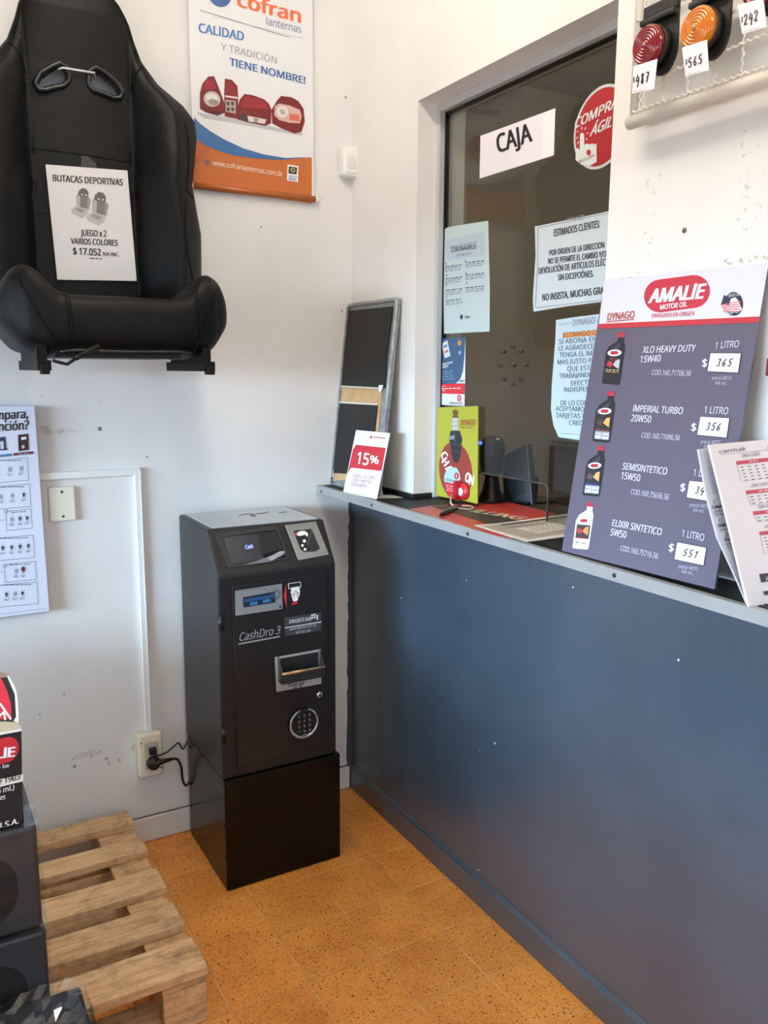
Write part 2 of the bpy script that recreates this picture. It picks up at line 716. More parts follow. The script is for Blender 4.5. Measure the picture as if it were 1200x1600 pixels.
def terrazzo():
    m, nt, b = new_mat('orange_terrazzo')
    tc = N(nt, 'ShaderNodeTexCoord')
    oi = N(nt, 'ShaderNodeObjectInfo')
    geo = N(nt, 'ShaderNodeNewGeometry')
    no = N(nt, 'ShaderNodeTexNoise')
    no.inputs['Scale'].default_value = 5
    no.inputs['Detail'].default_value = 7
    no.inputs['Roughness'].default_value = 0.6
    nt.links.new(geo.outputs['Position'], no.inputs[0])
    cr = N(nt, 'ShaderNodeValToRGB')
    cr.color_ramp.elements[0].position = 0.32
    cr.color_ramp.elements[1].position = 0.72
    cr.color_ramp.elements[0].color = lin('#d8883a')
    cr.color_ramp.elements[1].color = lin('#f6a94e')
    nt.links.new(no.outputs['Fac'], cr.inputs[0])
    hs = N(nt, 'ShaderNodeHueSaturation')
    mr = N(nt, 'ShaderNodeMapRange')
    mr.inputs['To Min'].default_value = 0.92
    mr.inputs['To Max'].default_value = 1.06
    nt.links.new(oi.outputs['Random'], mr.inputs['Value'])
    nt.links.new(mr.outputs[0], hs.inputs['Value'])
    nt.links.new(cr.outputs[0], hs.inputs['Color'])
    last = hs.outputs[0]
    for sc, th, colr, gtv in ((230, 0.22, '#7d4618', 0.66), (150, 0.20, '#5f3413', 0.82), (140, 0.16, '#eec18c', 0.84), (70, 0.10, '#6b3c16', 0.90)):
        vo = N(nt, 'ShaderNodeTexVoronoi')
        vo.inputs['Scale'].default_value = sc
        nt.links.new(geo.outputs['Position'], vo.inputs[0])
        lt = N(nt, 'ShaderNodeMath', operation='LESS_THAN')
        lt.inputs[1].default_value = th + 0.1
        nt.links.new(vo.outputs['Distance'], lt.inputs[0])
        sp = N(nt, 'ShaderNodeSeparateColor')
        nt.links.new(vo.outputs['Color'], sp.inputs[0])
        gt = N(nt, 'ShaderNodeMath', operation='GREATER_THAN')
        gt.inputs[1].default_value = gtv
        nt.links.new(sp.outputs[0], gt.inputs[0])
        mu = N(nt, 'ShaderNodeMath', operation='MULTIPLY')
        nt.links.new(lt.outputs[0], mu.inputs[0])
        nt.links.new(gt.outputs[0], mu.inputs[1])
        mx = N(nt, 'ShaderNodeMix', data_type='RGBA')
        nt.links.new(mu.outputs[0], mx.inputs['Factor'])
        nt.links.new(last, mx.inputs['A'])
        mx.inputs['B'].default_value = lin(colr)
        last = mx.outputs['Result']
    nt.links.new(last, b.inputs['Base Color'])
    b.inputs['Roughness'].default_value = 0.42
    return m


M_TILE = terrazzo()
M_GROUT = noisy('tile_joint', '#c08d52', '#e6bd88', scale=9, rough=0.85)


def wood(name, c1, c2):
    m, nt, b = new_mat(name)
    tc = N(nt, 'ShaderNodeTexCoord')
    oi = N(nt, 'ShaderNodeObjectInfo')
    ml = N(nt, 'ShaderNodeMath', operation='MULTIPLY')
    ml.inputs[1].default_value = 50
    nt.links.new(oi.outputs['Random'], ml.inputs[0])
    ad = N(nt, 'ShaderNodeVectorMath', operation='ADD')
    nt.links.new(tc.outputs['Object'], ad.inputs[0])
    nt.links.new(ml.outputs[0], ad.inputs[1])
    mp = N(nt, 'ShaderNodeMapping')
    mp.inputs['Scale'].default_value = (7, 70, 70)
    nt.links.new(ad.outputs[0], mp.inputs[0])
    no = N(nt, 'ShaderNodeTexNoise')
    no.inputs['Scale'].default_value = 1.6
    no.inputs['Detail'].default_value = 7
    no.inputs['Distortion'].default_value = 0.6
    nt.links.new(mp.outputs[0], no.inputs[0])
    cr = N(nt, 'ShaderNodeValToRGB')
    cr.color_ramp.elements[0].position = 0.3
    cr.color_ramp.elements[1].position = 0.7
    cr.color_ramp.elements[0].color = lin(c1)
    cr.color_ramp.elements[1].color = lin(c2)
    nt.links.new(no.outputs['Fac'], cr.inputs[0])
    n2 = N(nt, 'ShaderNodeTexNoise')
    n2.inputs['Scale'].default_value = 16
    n2.inputs['Detail'].default_value = 8
    n2.inputs['Roughness'].default_value = 0.7
    nt.links.new(ad.outputs[0], n2.inputs[0])
    c2r = N(nt, 'ShaderNodeValToRGB')
    c2r.color_ramp.elements[0].position = 0.48
    c2r.color_ramp.elements[1].position = 0.75
    c2r.color_ramp.elements[1].color = (0.8, 0.8, 0.8, 1)
    nt.links.new(n2.outputs['Fac'], c2r.inputs[0])
    mx = N(nt, 'ShaderNodeMix', data_type='RGBA')
    nt.links.new(c2r.outputs[0], mx.inputs['Factor'])
    nt.links.new(cr.outputs[0], mx.inputs['A'])
    mx.inputs['B'].default_value = lin('#6d5238')
    hs = N(nt, 'ShaderNodeHueSaturation')
    mr = N(nt, 'ShaderNodeMapRange')
    mr.inputs['To Min'].default_value = 0.85
    mr.inputs['To Max'].default_value = 1.1
    nt.links.new(oi.outputs['Random'], mr.inputs['Value'])
    nt.links.new(mr.outputs[0], hs.inputs['Value'])
    nt.links.new(mx.outputs['Result'], hs.inputs['Color'])
    nt.links.new(hs.outputs[0], b.inputs['Base Color'])
    b.inputs['Roughness'].default_value = 0.75
    bp = N(nt, 'ShaderNodeBump')
    bp.inputs['Strength'].default_value = 0.35
    bp.inputs['Distance'].default_value = 0.002
    nt.links.new(no.outputs['Fac'], bp.inputs['Height'])
    nt.links.new(bp.outputs[0], b.inputs['Normal'])
    return m


M_WOOD = wood('pallet_wood', '#c39768', '#ebc598')
M_ALU = noisy('grey_window_frame', '#b0b3b4', '#bcbfc0', scale=3, rough=0.45)
M_STRIP = noisy('grey_edge_metal', '#949492', '#9e9e9c', scale=5, rough=0.42, metal=0.2)
M_GLASS = thin_glass('window_glass', (0.80, 0.82, 0.80, 1), 1.55)
M_CLEARG = thin_glass('clear_glass', (0.93, 0.95, 0.95, 1), 1.45)
M_RUBBER = noisy('black_rubber', '#121212', '#1d1d1d', scale=20, rough=0.45)
M_KIOSK = noisy('kiosk_powder_coat', '#151618', '#18191b', scale=50, rough=0.38, spec=0.45, bump=0.08, bscale=900)
M_KIOSK2 = noisy('pedestal_black_gloss', '#0a0906', '#0c0b08', scale=40, rough=0.2, spec=0.2, bump=0.03, bscale=500)
M_LEATHER = noisy('black_leatherette', '#050506', '#08080a', scale=30, rough=0.46, spec=0.2, bump=0.35, bscale=380)
M_LEATHER2 = noisy('charcoal_leatherette', '#060607', '#09090a', scale=30, rough=0.5, spec=0.16, bump=0.35, bscale=380)
M_BLACK = C('#0c0c0d', 0.4)
M_CHROME = C('#c9ccd0', 0.2, 0.9)
M_IVORY = C('#e6dcc2', 0.45)
M_WHITEPL = C('#e9e9e6', 0.4)
M_WHITE = C('#e8e8ea', 0.55)

# ================================================================== STRUCTURE
# floor slab with tile children
mb = MB()
mb.box((ROOM_X0, ROOM_Y0, -0.06), (0.2, 0.15, -0.0025), M_GROUT)
floor = struct(mb.build('floor'), 'orange terrazzo tile floor with pale worn joints')
TP = 0.1965
tile_mesh = None
for i in range(-1, 12):
    for j in range(-1, 12):
        x1 = -0.152 - TP * i
        y1 = -0.032 - TP * j
        x0, y0 = x1 - TP, y1 - TP
        x1 = min(x1, -0.001)
        y1 = min(y1, -0.001)
        if x1 - x0 < 0.02 or y1 - y0 < 0.02:
            continue
        full = abs(x1 - x0 - TP) < 1e-6 and abs(y1 - y0 - TP) < 1e-6
        g = 0.0020
        if full and tile_mesh is not None:
            t = bpy.data.objects.new('tile', tile_mesh)
            COL.objects.link(t)
            t.parent = floor
        else:
            b_ = MB()
            hx, hy = (x1 - x0) / 2 - g, (y1 - y0) / 2 - g
            b_.box((-hx, -hy, -0.008), (hx, hy, 0.0), M_TILE, bevel=0.0012, seg=1)
            t = b_.build('tile', floor)
            if full:
                tile_mesh = t.data
        t.location = ((x0 + x1) / 2, (y0 + y1) / 2, random.uniform(-0.0004, 0.0003))
# the rest of the floor, past the tiles in view
mb = MB()
XE, YE = -0.152 - TP * 12, -0.032 - TP * 12
mb.box((ROOM_X0, ROOM_Y0, -0.0024), (0.0, YE - 0.002, 0.0), M_TILE)
mb.box((ROOM_X0, YE, -0.0024), (XE - 0.002, 0.0, 0.0), M_TILE)
o = mb.build('tile_field', floor)
o['kind'] = 'stuff'

# walls
mb = MB()
mb.box((ROOM_X0 - 0.15, 0.0, 0.0), (0.0, 0.15, ROOM_H), M_WALL)
wall_back = struct(mb.build('wall_back'), 'white painted wall behind the seat and kiosk')
HZ = 1.076          # underside of the counter strip
Y_WL, Y_WR, Z_WT = -0.396, -1.147, 2.208
mb = MB()
mb.box((0.0, Y_WL, HZ), (0.16, 0.15, ROOM_H), M_WALLR)
mb.box((0.0, Y_WR, Z_WT), (0.16, Y_WL, ROOM_H), M_WALLR)
mb.box((0.0, ROOM_Y0, HZ), (0.16, Y_WR, ROOM_H), M_WALLR)
wall_right = struct(mb.build('wall_right'), 'white wall with service window above the counter')
mb = MB()
mb.box((0.0, ROOM_Y0, 0.0), (0.16, 0.0, HZ), M_BLUE)
o = mb.build('lower_panel', wall_right)
o['label'] = 'slate blue gloss painted lower wall'
# ragged strip of the same paint brushed onto the back wall in the corner
mb = MB()
pts = [(0.0, -0.0008, 0.0), (0.0, -0.0008, HZ)]
r = random.Random(3)
z = HZ
while z > 0:
    pts.append((-0.009 - 0.009 * max(0, (1 - z / HZ)) - r.uniform(0, 0.005), -0.0008, z))
    z -= 0.018
mb.prism(pts, (0, 0.0008, 0), M_BLUE)
mb.build('paint_overlap', wall_right)
mb = MB()
mb.prism([(0.0, 0, 0.002), (-0.010, 0, 0.002), (-0.010, 0, 0.072), (-0.006, 0, 0.079), (0.0, 0, 0.082)], (0, ROOM_Y0, 0), M_BLUE)
struct(mb.build('baseboard_right'), 'slate blue painted skirting below the counter')
mb = MB()
mb.box((ROOM_X0, -0.009, 0.002), (-0.012, 0.0, 0.083), M_WALL, bevel=0.003)
bb_ = struct(mb.build('baseboard_back'), 'white painted skirting with a dark gap line above')
mb = MB()
mb.tube([(ROOM_X0, -0.0035, 0.0855), (-0.02, -0.0035, 0.0855)], 0.0018, C('#6f675c', 0.9), n=6)
mb.build('joint_line', bb_)
# ceiling and the two walls out of view, each wall with its glazing
mb = MB()
mb.box((ROOM_X0 - 0.15, ROOM_Y0 - 0.15, ROOM_H), (0.16, 0.15, ROOM_H + 0.1), M_WALL)
struct(mb.build('ceiling'), 'white ceiling')
mb = MB()
X = ROOM_X0
WY0, WY1, WZ0, WZ1 = -4.5, -0.35, 0.92, 1.70  # unseen opening; sill and head shaped to hold the daylight to a band
mb.box((X - 0.15, ROOM_Y0 - 0.15, 0), (X, WY0, ROOM_H), M_WALL)
mb.box((X - 0.15, WY1, 0), (X, 0.0, ROOM_H), M_WALL)
mb.box((X - 0.15, WY0, 0), (X, WY1, WZ0), M_WALL)
mb.box((X - 0.15, WY0, WZ1), (X, WY1, ROOM_H), M_WALL)
struct(mb.build('wall_left'), 'white wall with the wide shop window')
mb = MB()
FX0, FX1 = -3.1, -0.3
mb.box((X, ROOM_Y0 - 0.15, 0), (FX0, ROOM_Y0, ROOM_H), M_WALL)
mb.box((FX1, ROOM_Y0 - 0.15, 0), (0.16, ROOM_Y0, ROOM_H), M_WALL)
mb.box((FX0, ROOM_Y0 - 0.15, 0), (FX1, ROOM_Y0, 0.35), M_WALL)
mb.box((FX0, ROOM_Y0 - 0.15, 2.45), (FX1, ROOM_Y0, ROOM_H), M_WALL)
struct(mb.build('wall_front'), 'white wall with the shop front glazing')
for k, (a, b) in enumerate((((X - 0.12, WY0, WZ0), (X - 0.07, WY1, WZ1)), ((FX0, ROOM_Y0 - 0.12, 0.35), (FX1, ROOM_Y0 - 0.07, 2.45)))):
    mb = MB()
    ax = 1 if k == 0 else 0
    n = 3
    for i in range(n + 1):
        p0, p1 = list(a), list(b)
        c = a[ax] + (b[ax] - a[ax]) * i / n
        p0[ax], p1[ax] = c - 0.025, c + 0.025
        mb.box(p0, p1, M_ALU)
    for zz in (a[2] + 0.025, b[2] - 0.025):
        mb.box((a[0], a[1], zz - 0.025), (b[0], b[1], zz + 0.025), M_ALU)
    w = struct(mb.build('window_%d' % (k + 2)), 'aluminium framed shop window')

# office behind the service window
M_OFF = noisy('office_wall_grey', '#a29b90', '#aaa398', scale=2, rough=0.7)
M_OFFD = noisy('office_desk_laminate', '#6f665b', '#7a7165', scale=4, rough=0.5)
OX1, OY0, OY1 = 2.3, -3.2, 1.1
mb = MB()
mb.box((OX1, OY0, 0), (OX1 + 0.1, OY1, 2.9), M_OFF)
struct(mb.build('wall_office_far'), 'grey office wall seen through the glass')
mb = MB()
mb.box((0.16, OY1, 0), (OX1 + 0.1, OY1 + 0.1, 2.9), M_OFF)
struct(mb.build('wall_office_side'), 'grey side wall of the office')
mb = MB()
mb.box((0.16, OY0 - 0.1, 0), (OX1 + 0.1, OY0, 2.9), M_OFF)
struct(mb.build('wall_office_near'), 'grey near wall of the office')
mb = MB()
mb.box((0.16, OY0 - 0.1, 2.9), (OX1 + 0.1, OY1 + 0.1, 3.0), M_OFF)
struct(mb.build('ceiling_office'), 'office ceiling')
mb = MB()
mb.box((0.16, OY0 - 0.1, -0.06), (OX1 + 0.1, OY1 + 0.1, 0.0), M_GROUT)
struct(mb.build('floor_office'), 'office floor')
mb = MB()
mb.box((0.158, 0.15, 0), (0.2, OY1 + 0.1, 2.9), M_OFF)
struct(mb.build('wall_office_return'), 'office side of the shop wall')


def ceiling_lamp(loc, ln, label, strength, color, group=None):
    t = thing('ceiling_lamp', label, 'lamp', loc, group)
    x, y, z = loc
    b_ = MB()
    b_.box((x - 0.11, y - ln / 2 - 0.03, z - 0.04), (x + 0.11, y + ln / 2 + 0.03, z), M_WHITEPL, bevel=0.006)
    b_.build('housing', t)
    for s in (-0.05, 0.05):
        b_ = MB()
        b_.tube([(x + s, y - ln / 2, z - 0.06), (x + s, y + ln / 2, z - 0.06)], 0.016, emit('fluorescent_glow', color, strength), n=10)
        b_.build('fluorescent_tube', t)
    return t


ceiling_lamp((-0.80, -1.15, 3.0), 1.2, 'warm white twin tube fitting on the ceiling near the seat', CEILING_LAMP_STRENGTH * 1.22, CEILING_LAMP_COLOR, 'twin tube ceiling fittings')
ceiling_lamp((-1.0, -3.1, 3.0), 1.2, 'warm white twin tube fitting on the ceiling near the shop front', CEILING_LAMP_STRENGTH * 1.3, CEILING_LAMP_COLOR, 'twin tube ceiling fittings')
ceiling_lamp((1.3, -0.6, 2.9), 1.0, 'office ceiling twin tube fitting', OFFICE_LAMP_STRENGTH, (1.0, 0.86, 0.7), 'twin tube ceiling fittings')

# ---- service window (frame, glass with pass-through, speaking holes)
GX = 0.085
w1 = struct(bpy.data.objects.new('window_1', None), 'service window with grey aluminium frame and one glass pane')
w1.location = (GX, (Y_WL + Y_WR) / 2, 1.1)
COL.objects.link(w1)
Yg0 = Y_WL + 0.004
mb = MB()
mb.box((0.062, Y_WL - 0.015, 1.1), (0.11, Y_WL, Z_WT), M_ALU, bevel=0.002)
mb.build('frame_jamb', w1)
mb = MB()
mb.box((0.062, Y_WR, Z_WT - 0.022), (0.11, Y_WL - 0.015, Z_WT), M_ALU, bevel=0.002)
mb.build('frame_head', w1)
mb = MB()
mb.box((0.062, Y_WR, 1.1), (0.11, Y_WR + 0.015, Z_WT - 0.022), M_ALU, bevel=0.002)
mb.build('frame_jamb', w1)
mb = MB()
mb.box((0.080, Y_WL - 0.0185, 1.102), (0.095, Y_WL - 0.0150, Z_WT - 0.023), M_BLACK)
mb.box((0.080, Y_WR + 0.016, Z_WT - 0.0265), (0.095, Y_WL - 0.0155, Z_WT - 0.0220), M_BLACK)
mb.build('gasket', w1)
# glass outline (y, z) with a rounded pass-through notch at the bottom
ya, yb = Y_WL - 0.018, Y_WR + 0.016
n0, n1, nz, nr = -0.597, -0.893, 1.196, 0.018
out = [(ya, 1.101), (ya, Z_WT - 0.024), (yb, Z_WT - 0.024), (yb, 1.101), (n1, 1.101), (n1, nz - nr)]
for k in range(1, 6):
    t = PI / 2 * k / 5
    out.append((n1 + nr - nr * math.cos(t), nz - nr + nr * math.sin(t)))
out += [(n0, nz), (n0, 1.101)]
mb = MB()
mb.prism([(GX, y, z) for y, z in out], (0.006, 0, 0), M_GLASS)
glass = mb.build('glass_pane', w1)
glass['label'] = 'tinted looking glass pane with a rounded pass-through cut at the bottom'
mb = MB()
edge = [(GX + 0.003, y, z) for y, z in out[4:]]
mb.tube(edge, 0.0028, C('#3d4643', 0.25), n=6)
mb.build('polished_edge', glass)
hole_px = [(800, 541), (786, 549), (813, 549), (780, 570), (801, 570), (820, 570), (787, 592), (812, 592), (800, 600)]
pg = right(GX)
for px in hole_px:
    p = pg.P(px)
    b_ = MB()
    b_.lathe(p + Vector((-0.0012, 0, 0)), (1, 0, 0), [(0.0035, 0), (0.0062, 0), (0.0062, 0.0085), (0.0035, 0.0085)], C('#2b2823', 0.4), n=14)
    b_.build('speaking_hole', glass)

# ================================================================== COUNTER TOP
ct = thing('service_counter', 'black ribbed counter shelf with a grey metal front edge along the blue wall', 'counter', (-0.06, -1.5, HZ))
SX = -0.132
mb = MB()
mb.box((SX + 0.003, -3.2, HZ), (-0.0005, -0.0015, 1.094), C('#191817', 0.5))
mb.box((-0.0005, Y_WR + 0.001, HZ), (0.34, Y_WL - 0.001, 1.094), C('#191817', 0.5))
mb.build('slab', ct)
mb = MB()
mb.prism([(SX, 0, HZ), (SX, 0, 1.1), (SX + 0.012, 0, 1.101), (SX + 0.012, 0, 1.0985), (SX + 0.003, 0, 1.0975), (SX + 0.003, 0, HZ)], (0, -3.2, 0), M_STRIP)
mb.build('edge_strip', ct)
nr_ = 15
for i in range(nr_):
    x = SX + 0.016 + i * (0.198 / nr_)
    ya_, yb_ = (-0.002, -3.198) if x < -0.003 else (Y_WL - 0.002, Y_WR + 0.002)
    b_ = MB()
    b_.prism([(x - 0.0048, ya_, 1.0938), (x - 0.0038, ya_, 1.0996), (x + 0.0038, ya_, 1.0996), (x + 0.0048, ya_, 1.0938)], (0, yb_ - ya_, 0), M_RUBBER)
    b_.build('rib', ct)
for px in [(502, 768), (581, 789), (731, 834), (960, 899)]:
    p = Plane((SX, 0, 0), (-1, 0, 0)).P(px)
    b_ = MB()
    b_.lathe(p, (-1, 0, 0), [(0.0048, -0.002), (0.0045, 0.0012), (0.003, 0.002), (0.0012, 0.001)], C('#3c4044', 0.35, 0.7), n=14)
    b_.build('screw', ct)
mb = MB()
mb.box((-0.010, Y_WL - 0.010, 1.0995), (0.0, -0.002, 1.1145), M_RUBBER, bevel=0.002)
mb.box((0.0, Y_WL - 0.010, 1.0995), (0.060, Y_WL, 1.1145), M_RUBBER, bevel=0.002)
mb.build('skirting_strip', ct)
TOPZ = 1.0998

# ================================================================== KIOSK AND PEDESTAL
KX0, KX1 = -0.600, -0.246
t = thing('pedestal', 'glossy black steel pedestal standing on the tiles under the cash kiosk', 'pedestal', (-0.417, -0.2, 0))
mb = MB()
mb.box((-0.598, -0.377, 0.001), (-0.236, -0.028, 0.338), M_KIOSK2, bevel=0.003)
mb.build('cabinet', t)
for (x, y, zz) in [(-0.588, -0.3785, 0.325), (-0.246, -0.3785, 0.325), (-0.588, -0.3785, 0.2), (-0.246, -0.3785, 0.2)]:
    b_ = MB()
    b_.lathe((x, y + 0.0015, zz), (0, -1, 0), [(0.0035, 0), (0.003, 0.0015), (0.001, 0.002)], C('#26241f', 0.3, 0.6), n=10)
    b_.build('rivet', t)
for (y, zz) in [(-0.06, 0.325), (-0.16, 0.325), (-0.28, 0.325), (-0.365, 0.325), (-0.365, 0.2), (-0.365, 0.1), (-0.04, 0.2), (-0.04, 0.1)]:
    b_ = MB()
    b_.lathe((-0.598, y, zz), (-1, 0, 0), [(0.0035, 0), (0.003, 0.0015), (0.001, 0.002)], C('#26241f', 0.3, 0.6), n=10)
    b_.build('rivet', t)

kt = thing('cash_kiosk', 'dark grey self service cash kiosk with sloped screen, on the black pedestal', 'kiosk', (-0.423, -0.2, 0.339))
YF = -0.372
prof = [(-0.022, 0.339), (YF, 0.339), (YF, 0.925), (-0.292, 1.042), (-0.022, 1.042)]
mb = MB()
mb.prism([(KX0, y, z) for y, z in prof], (KX1 - KX0, 0, 0), M_KIOSK)
mb.build('body', kt, bevel=0.006)
# light plate on the top
mb = MB()
mb.box((KX0 + 0.018, -0.285, 1.0415), (KX1 - 0.014, -0.032, 1.0440), noisy('top_plate_metal', '#b4b9bc', '#c0c5c8', scale=4, rough=0.32, metal=0.3), bevel=0.001)
tp = mb.build('top_plate', kt)
pr = Print(level(1.0440))
for pts in ([(373, 806), (385, 803), (398, 804), (397, 808)], [(400, 803), (412, 802), (420, 800)], [(436, 801), (448, 800)]):
    pr.path(pts, 1.6, '#5d6264')
pr.ell((395, 806), (5, 0), (0, 1.6), '#5d6264')
pr.build(tp)
# sloped control panel
SL = plane3((0, YF, 0.925), (1, YF, 0.925), (0, -0.292, 1.042))


def slab_px(plane, pts, o0, o1, mat, name, parent, bevel=None):
    b_ = MB()
    b_.prism([plane.P(p, o0) for p in pts], plane.n * (o1 - o0), mat)
    return b_.build(name, parent, bevel)


slab_px(SL, [(336, 834), (434, 822), (449, 873), (355, 887)], 0, 0.0016, C('#26282b', 0.4), 'screen_bezel', kt)
scr = slab_px(SL, [(346, 839), (431, 828), (447, 871), (362, 882)], 0.0016, 0.0030, C('#101113', 0.12), 'screen', kt)
pr = Print(SL, 0.0030)
pr.poly([(348, 841), (402, 834), (412, 875), (360, 882)], '#33363a', 1, 0.15)
pr.poly([(402, 834), (430, 830), (440, 858), (407, 868)], '#26282b', 1, 0.15)
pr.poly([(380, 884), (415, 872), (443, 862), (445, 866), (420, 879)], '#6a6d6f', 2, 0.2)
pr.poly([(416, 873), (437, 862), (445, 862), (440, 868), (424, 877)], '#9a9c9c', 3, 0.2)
glowm = emit('screen_text_glow', (0.35, 0.42, 1.0), 0.9)
n_before = len(pr.mb.f)
pr.text('Cash', (383, 859), (395, 857), (382, 853), '#aab4ff', 0.02, 3)
pr.mb.mats[pr.mb.mats.index(C('#aab4ff'))] = glowm
pr.build(scr, 'screen_picture')
cp = slab_px(SL, [(445, 821), (493, 815), (514, 867), (466, 876)], 0, 0.0022, C('#b9bab6', 0.22, 0.75), 'coin_plate', kt, 0.001)
pr = Print(SL, 0.0024)
pr.poly([(458, 830), (486, 827), (499, 858), (492, 862), (476, 863), (470, 860)], '#0b0b0c', 1)
pr.poly([(462, 835), (467, 831), (475, 830), (481, 834), (480, 840), (476, 836), (470, 838), (465, 838)], '#eceae6', 2)
pr.poly([(460, 833), (463, 832), (464, 837), (462, 838)], '#d3202c', 2)
for c, r_ in (((475, 846), 2.6), ((472, 853), 2.1), ((476, 859), 2.1)):
    pr.ell(c, (r_, 0), (0, r_), '#eceae6', 2, 14)
pr.poly([(480, 852), (487, 829), (499, 857), (492, 861), (482, 862)], '#1d1d1e', 2)
pr.line((480, 852), (487, 828), 0.8, '#6b6b6b', 3)
pr.build(cp, 'coin_funnel')
# front frame and door
FR = back(YF)
slab_px(FR, [(357, 912), (512, 889), (518, 1165), (367, 1204)], -0.004, 0.0008, C('#0b0c0d', 0.5), 'door_gap', kt)
door = slab_px(FR, [(361.5, 917), (508.5, 894), (514.5, 1160), (371, 1198.5)], 0, 0.0045, M_KIOSK, 'door', kt, 0.003)
for a, b in (((340, 962), (347, 985)), ((346, 1138), (353, 1160))):
    b_ = MB()
    p = FR.P(((a[0] + b[0]) / 2, a[1]))
    q = FR.P(((a[0] + b[0]) / 2, b[1]))
    b_.tube([(KX0 + 0.004, YF - 0.002, p.z), (KX0 + 0.004, YF - 0.002, q.z)], 0.007, M_KIOSK, n=12)
    b_.build('hinge', kt)
    b_ = MB()
    b_.box((KX0 + 0.004, YF - 0.0035, q.z), (KX0 + 0.034, YF, p.z), M_KIOSK, bevel=0.001)
    b_.build('hinge_leaf', kt)
DO = back(YF - 0.0045)
nr1 = slab_px(DO, [(367, 923), (440, 912), (441, 951), (368, 962)], 0, 0.002, C('#9fa3a6', 0.3, 0.5), 'note_reader', door)
pr = Print(DO, 0.0022)
pr.poly([(379, 933), (429, 924), (430, 941), (380, 949)], '#0d1a2c', 1)
pr.poly([(381, 936), (428, 928), (428.5, 933), (381.5, 941)], '#1d4a80', 2)
pr.poly([(389, 941), (402, 939), (402, 944), (390, 946)], '#2d6d9c', 3)
pr.poly([(410, 937), (422, 935), (422, 940), (410, 942)], '#2d6d9c', 3)
for k in range(12):
    t_ = 2 * PI * k / 12
    pr.line((431 + 4 * math.cos(t_), 928 + 4 * math.sin(t_)), (431 + 8 * math.cos(t_), 928 + 8 * math.sin(t_)), 1.3, '#43526a', 3)
pr.path([(369, 924), (413, 918), (420, 925)], 0.8, '#6d7175', 2)
pr.ell((437.5, 947.5), (2.2, 0), (0, 2.6), '#4d5257', 2, 12)
pr.build(nr1 if nr1.parent is None else door, 'note_slot')
pr = Print(DO, 0.0004)
pr.poly([(443, 912), (473, 907), (474.5, 944), (445, 950)], '#0a0a0b', 1)
pr.poly([(443, 931), (447, 913), (447.5, 949)], '#d3202c', 2)
pr.poly([(455, 918), (467, 916), (469, 926), (464, 939), (458, 940), (454, 927)], '#e9e9e7', 2)
pr.line((453, 929), (469, 926), 1.0, '#222222', 3)
pr.poly([(459, 934), (460, 923), (463, 923), (464, 931), (466, 936), (460, 938)], '#f4f4f2', 3)
pr.path([(459, 934), (460, 923), (463, 923), (464, 931), (466, 936)], 0.8, '#1a1a1a', 4)
pr.frame([(450, 912), (469, 909), (470, 917), (451, 920)], 1.0, '#dcdcda', 2)
pr.poly([(456, 942), (464, 940), (464, 943.5), (456, 945.5)], '#d3202c', 2)
pr.build(door, 'pictogram_sticker')
pr = Print(DO, 0.0004)
pr.text('CashDro 3', (373, 1002), (437, 990), (375, 989), '#8b8d8f', 0.012, 2)
pr.poly([(372, 1005), (437, 993), (437, 995.5), (372, 1007.5)], '#8b8d8f', 2)
pr.build(door, 'lettering')
pr = Print(DO, 0.0004)
pr.poly([(444, 965), (502, 956), (502, 985), (445, 994)], '#35383c', 1)
pr.text('DIGISTAR', (452, 974), (486, 969), (452, 968.5), '#d6d8da', 0.015, 2)
for q in ((486, 960), (490, 959), (486, 964), (490, 963), (494, 961), (494, 965)):
    pr.poly([q, (q[0] + 3, q[1] - .5), (q[0] + 3, q[1] + 2.5), (q[0], q[1] + 3)], '#d6d8da', 2)
pr.line((445, 981), (502, 971.5), 1.2, '#e3e5e6', 2)
pr.text('www.digistar.com.uy', (452, 985), (494, 977.5), (452, 981.5), '#c7c9cb', 0.0, 2)
pr.text('097 592 999', (462, 990.5), (485, 986.5), (462, 987), '#c7c9cb', 0.0, 2)
pr.build(door, 'sticker')
# coin tray
tray = slab_px(DO, [(429, 1027), (501, 1014), (502, 1068), (432, 1081)], 0, 0.0014, C('#c2c3c2', 0.35, 0.4), 'coin_tray', kt)
pr = Print(DO, 0.0016)
pr.poly([(437, 1029), (497, 1018), (498, 1052), (439, 1070)], '#1a1b1d', 1)
pr.text('Sacar', (450, 1073), (476, 1069), (450, 1068), '#3c4654', 0.02, 2)
pr.text('x x', (458, 1076), (472, 1073.5), (458, 1072), '#3c4654', 0.02, 2)
pr.build(tray)
mt_tray = C('#54585c', 0.3, 0.6)
z0 = DO.P((445, 1056)).z
z1 = DO.P((445, 1026)).z
xa = DO.P((434, 1045)).x
xb = DO.P((500, 1030)).x
yd = YF - 0.006
mb = MB()
mb.prism([(xa, yd, z1 + 0.004), (xa, yd - 0.030, z0 + 0.018), (xa, yd - 0.030, z0), (xa, yd, z0 - 0.012)], (0.003, 0, 0), mt_tray)
mb.prism([(xb, yd, z1 + 0.004), (xb, yd - 0.030, z0 + 0.018), (xb, yd - 0.030, z0), (xb, yd, z0 - 0.012)], (-0.003, 0, 0), mt_tray)
mb.box((xa, yd, z0 - 0.012), (xb, yd - 0.030, z0 - 0.008), mt_tray)
mb.build('tray_side', tray)
mb = MB()
mb.box((xa, yd - 0.028, z0 - 0.012), (xb, yd - 0.031, z0 + 0.018), C('#3a3b3d', 0.35, 0.5))
mb.build('tray_front', tray)
mb = MB()
mb.tube([(xa, yd - 0.0295, z0 + 0.018), (xb, yd - 0.0295, z0 + 0.018)], 0.0045, C('#b99a73', 0.3, 0.7), n=10)
mb.build('tray_lip', tray)
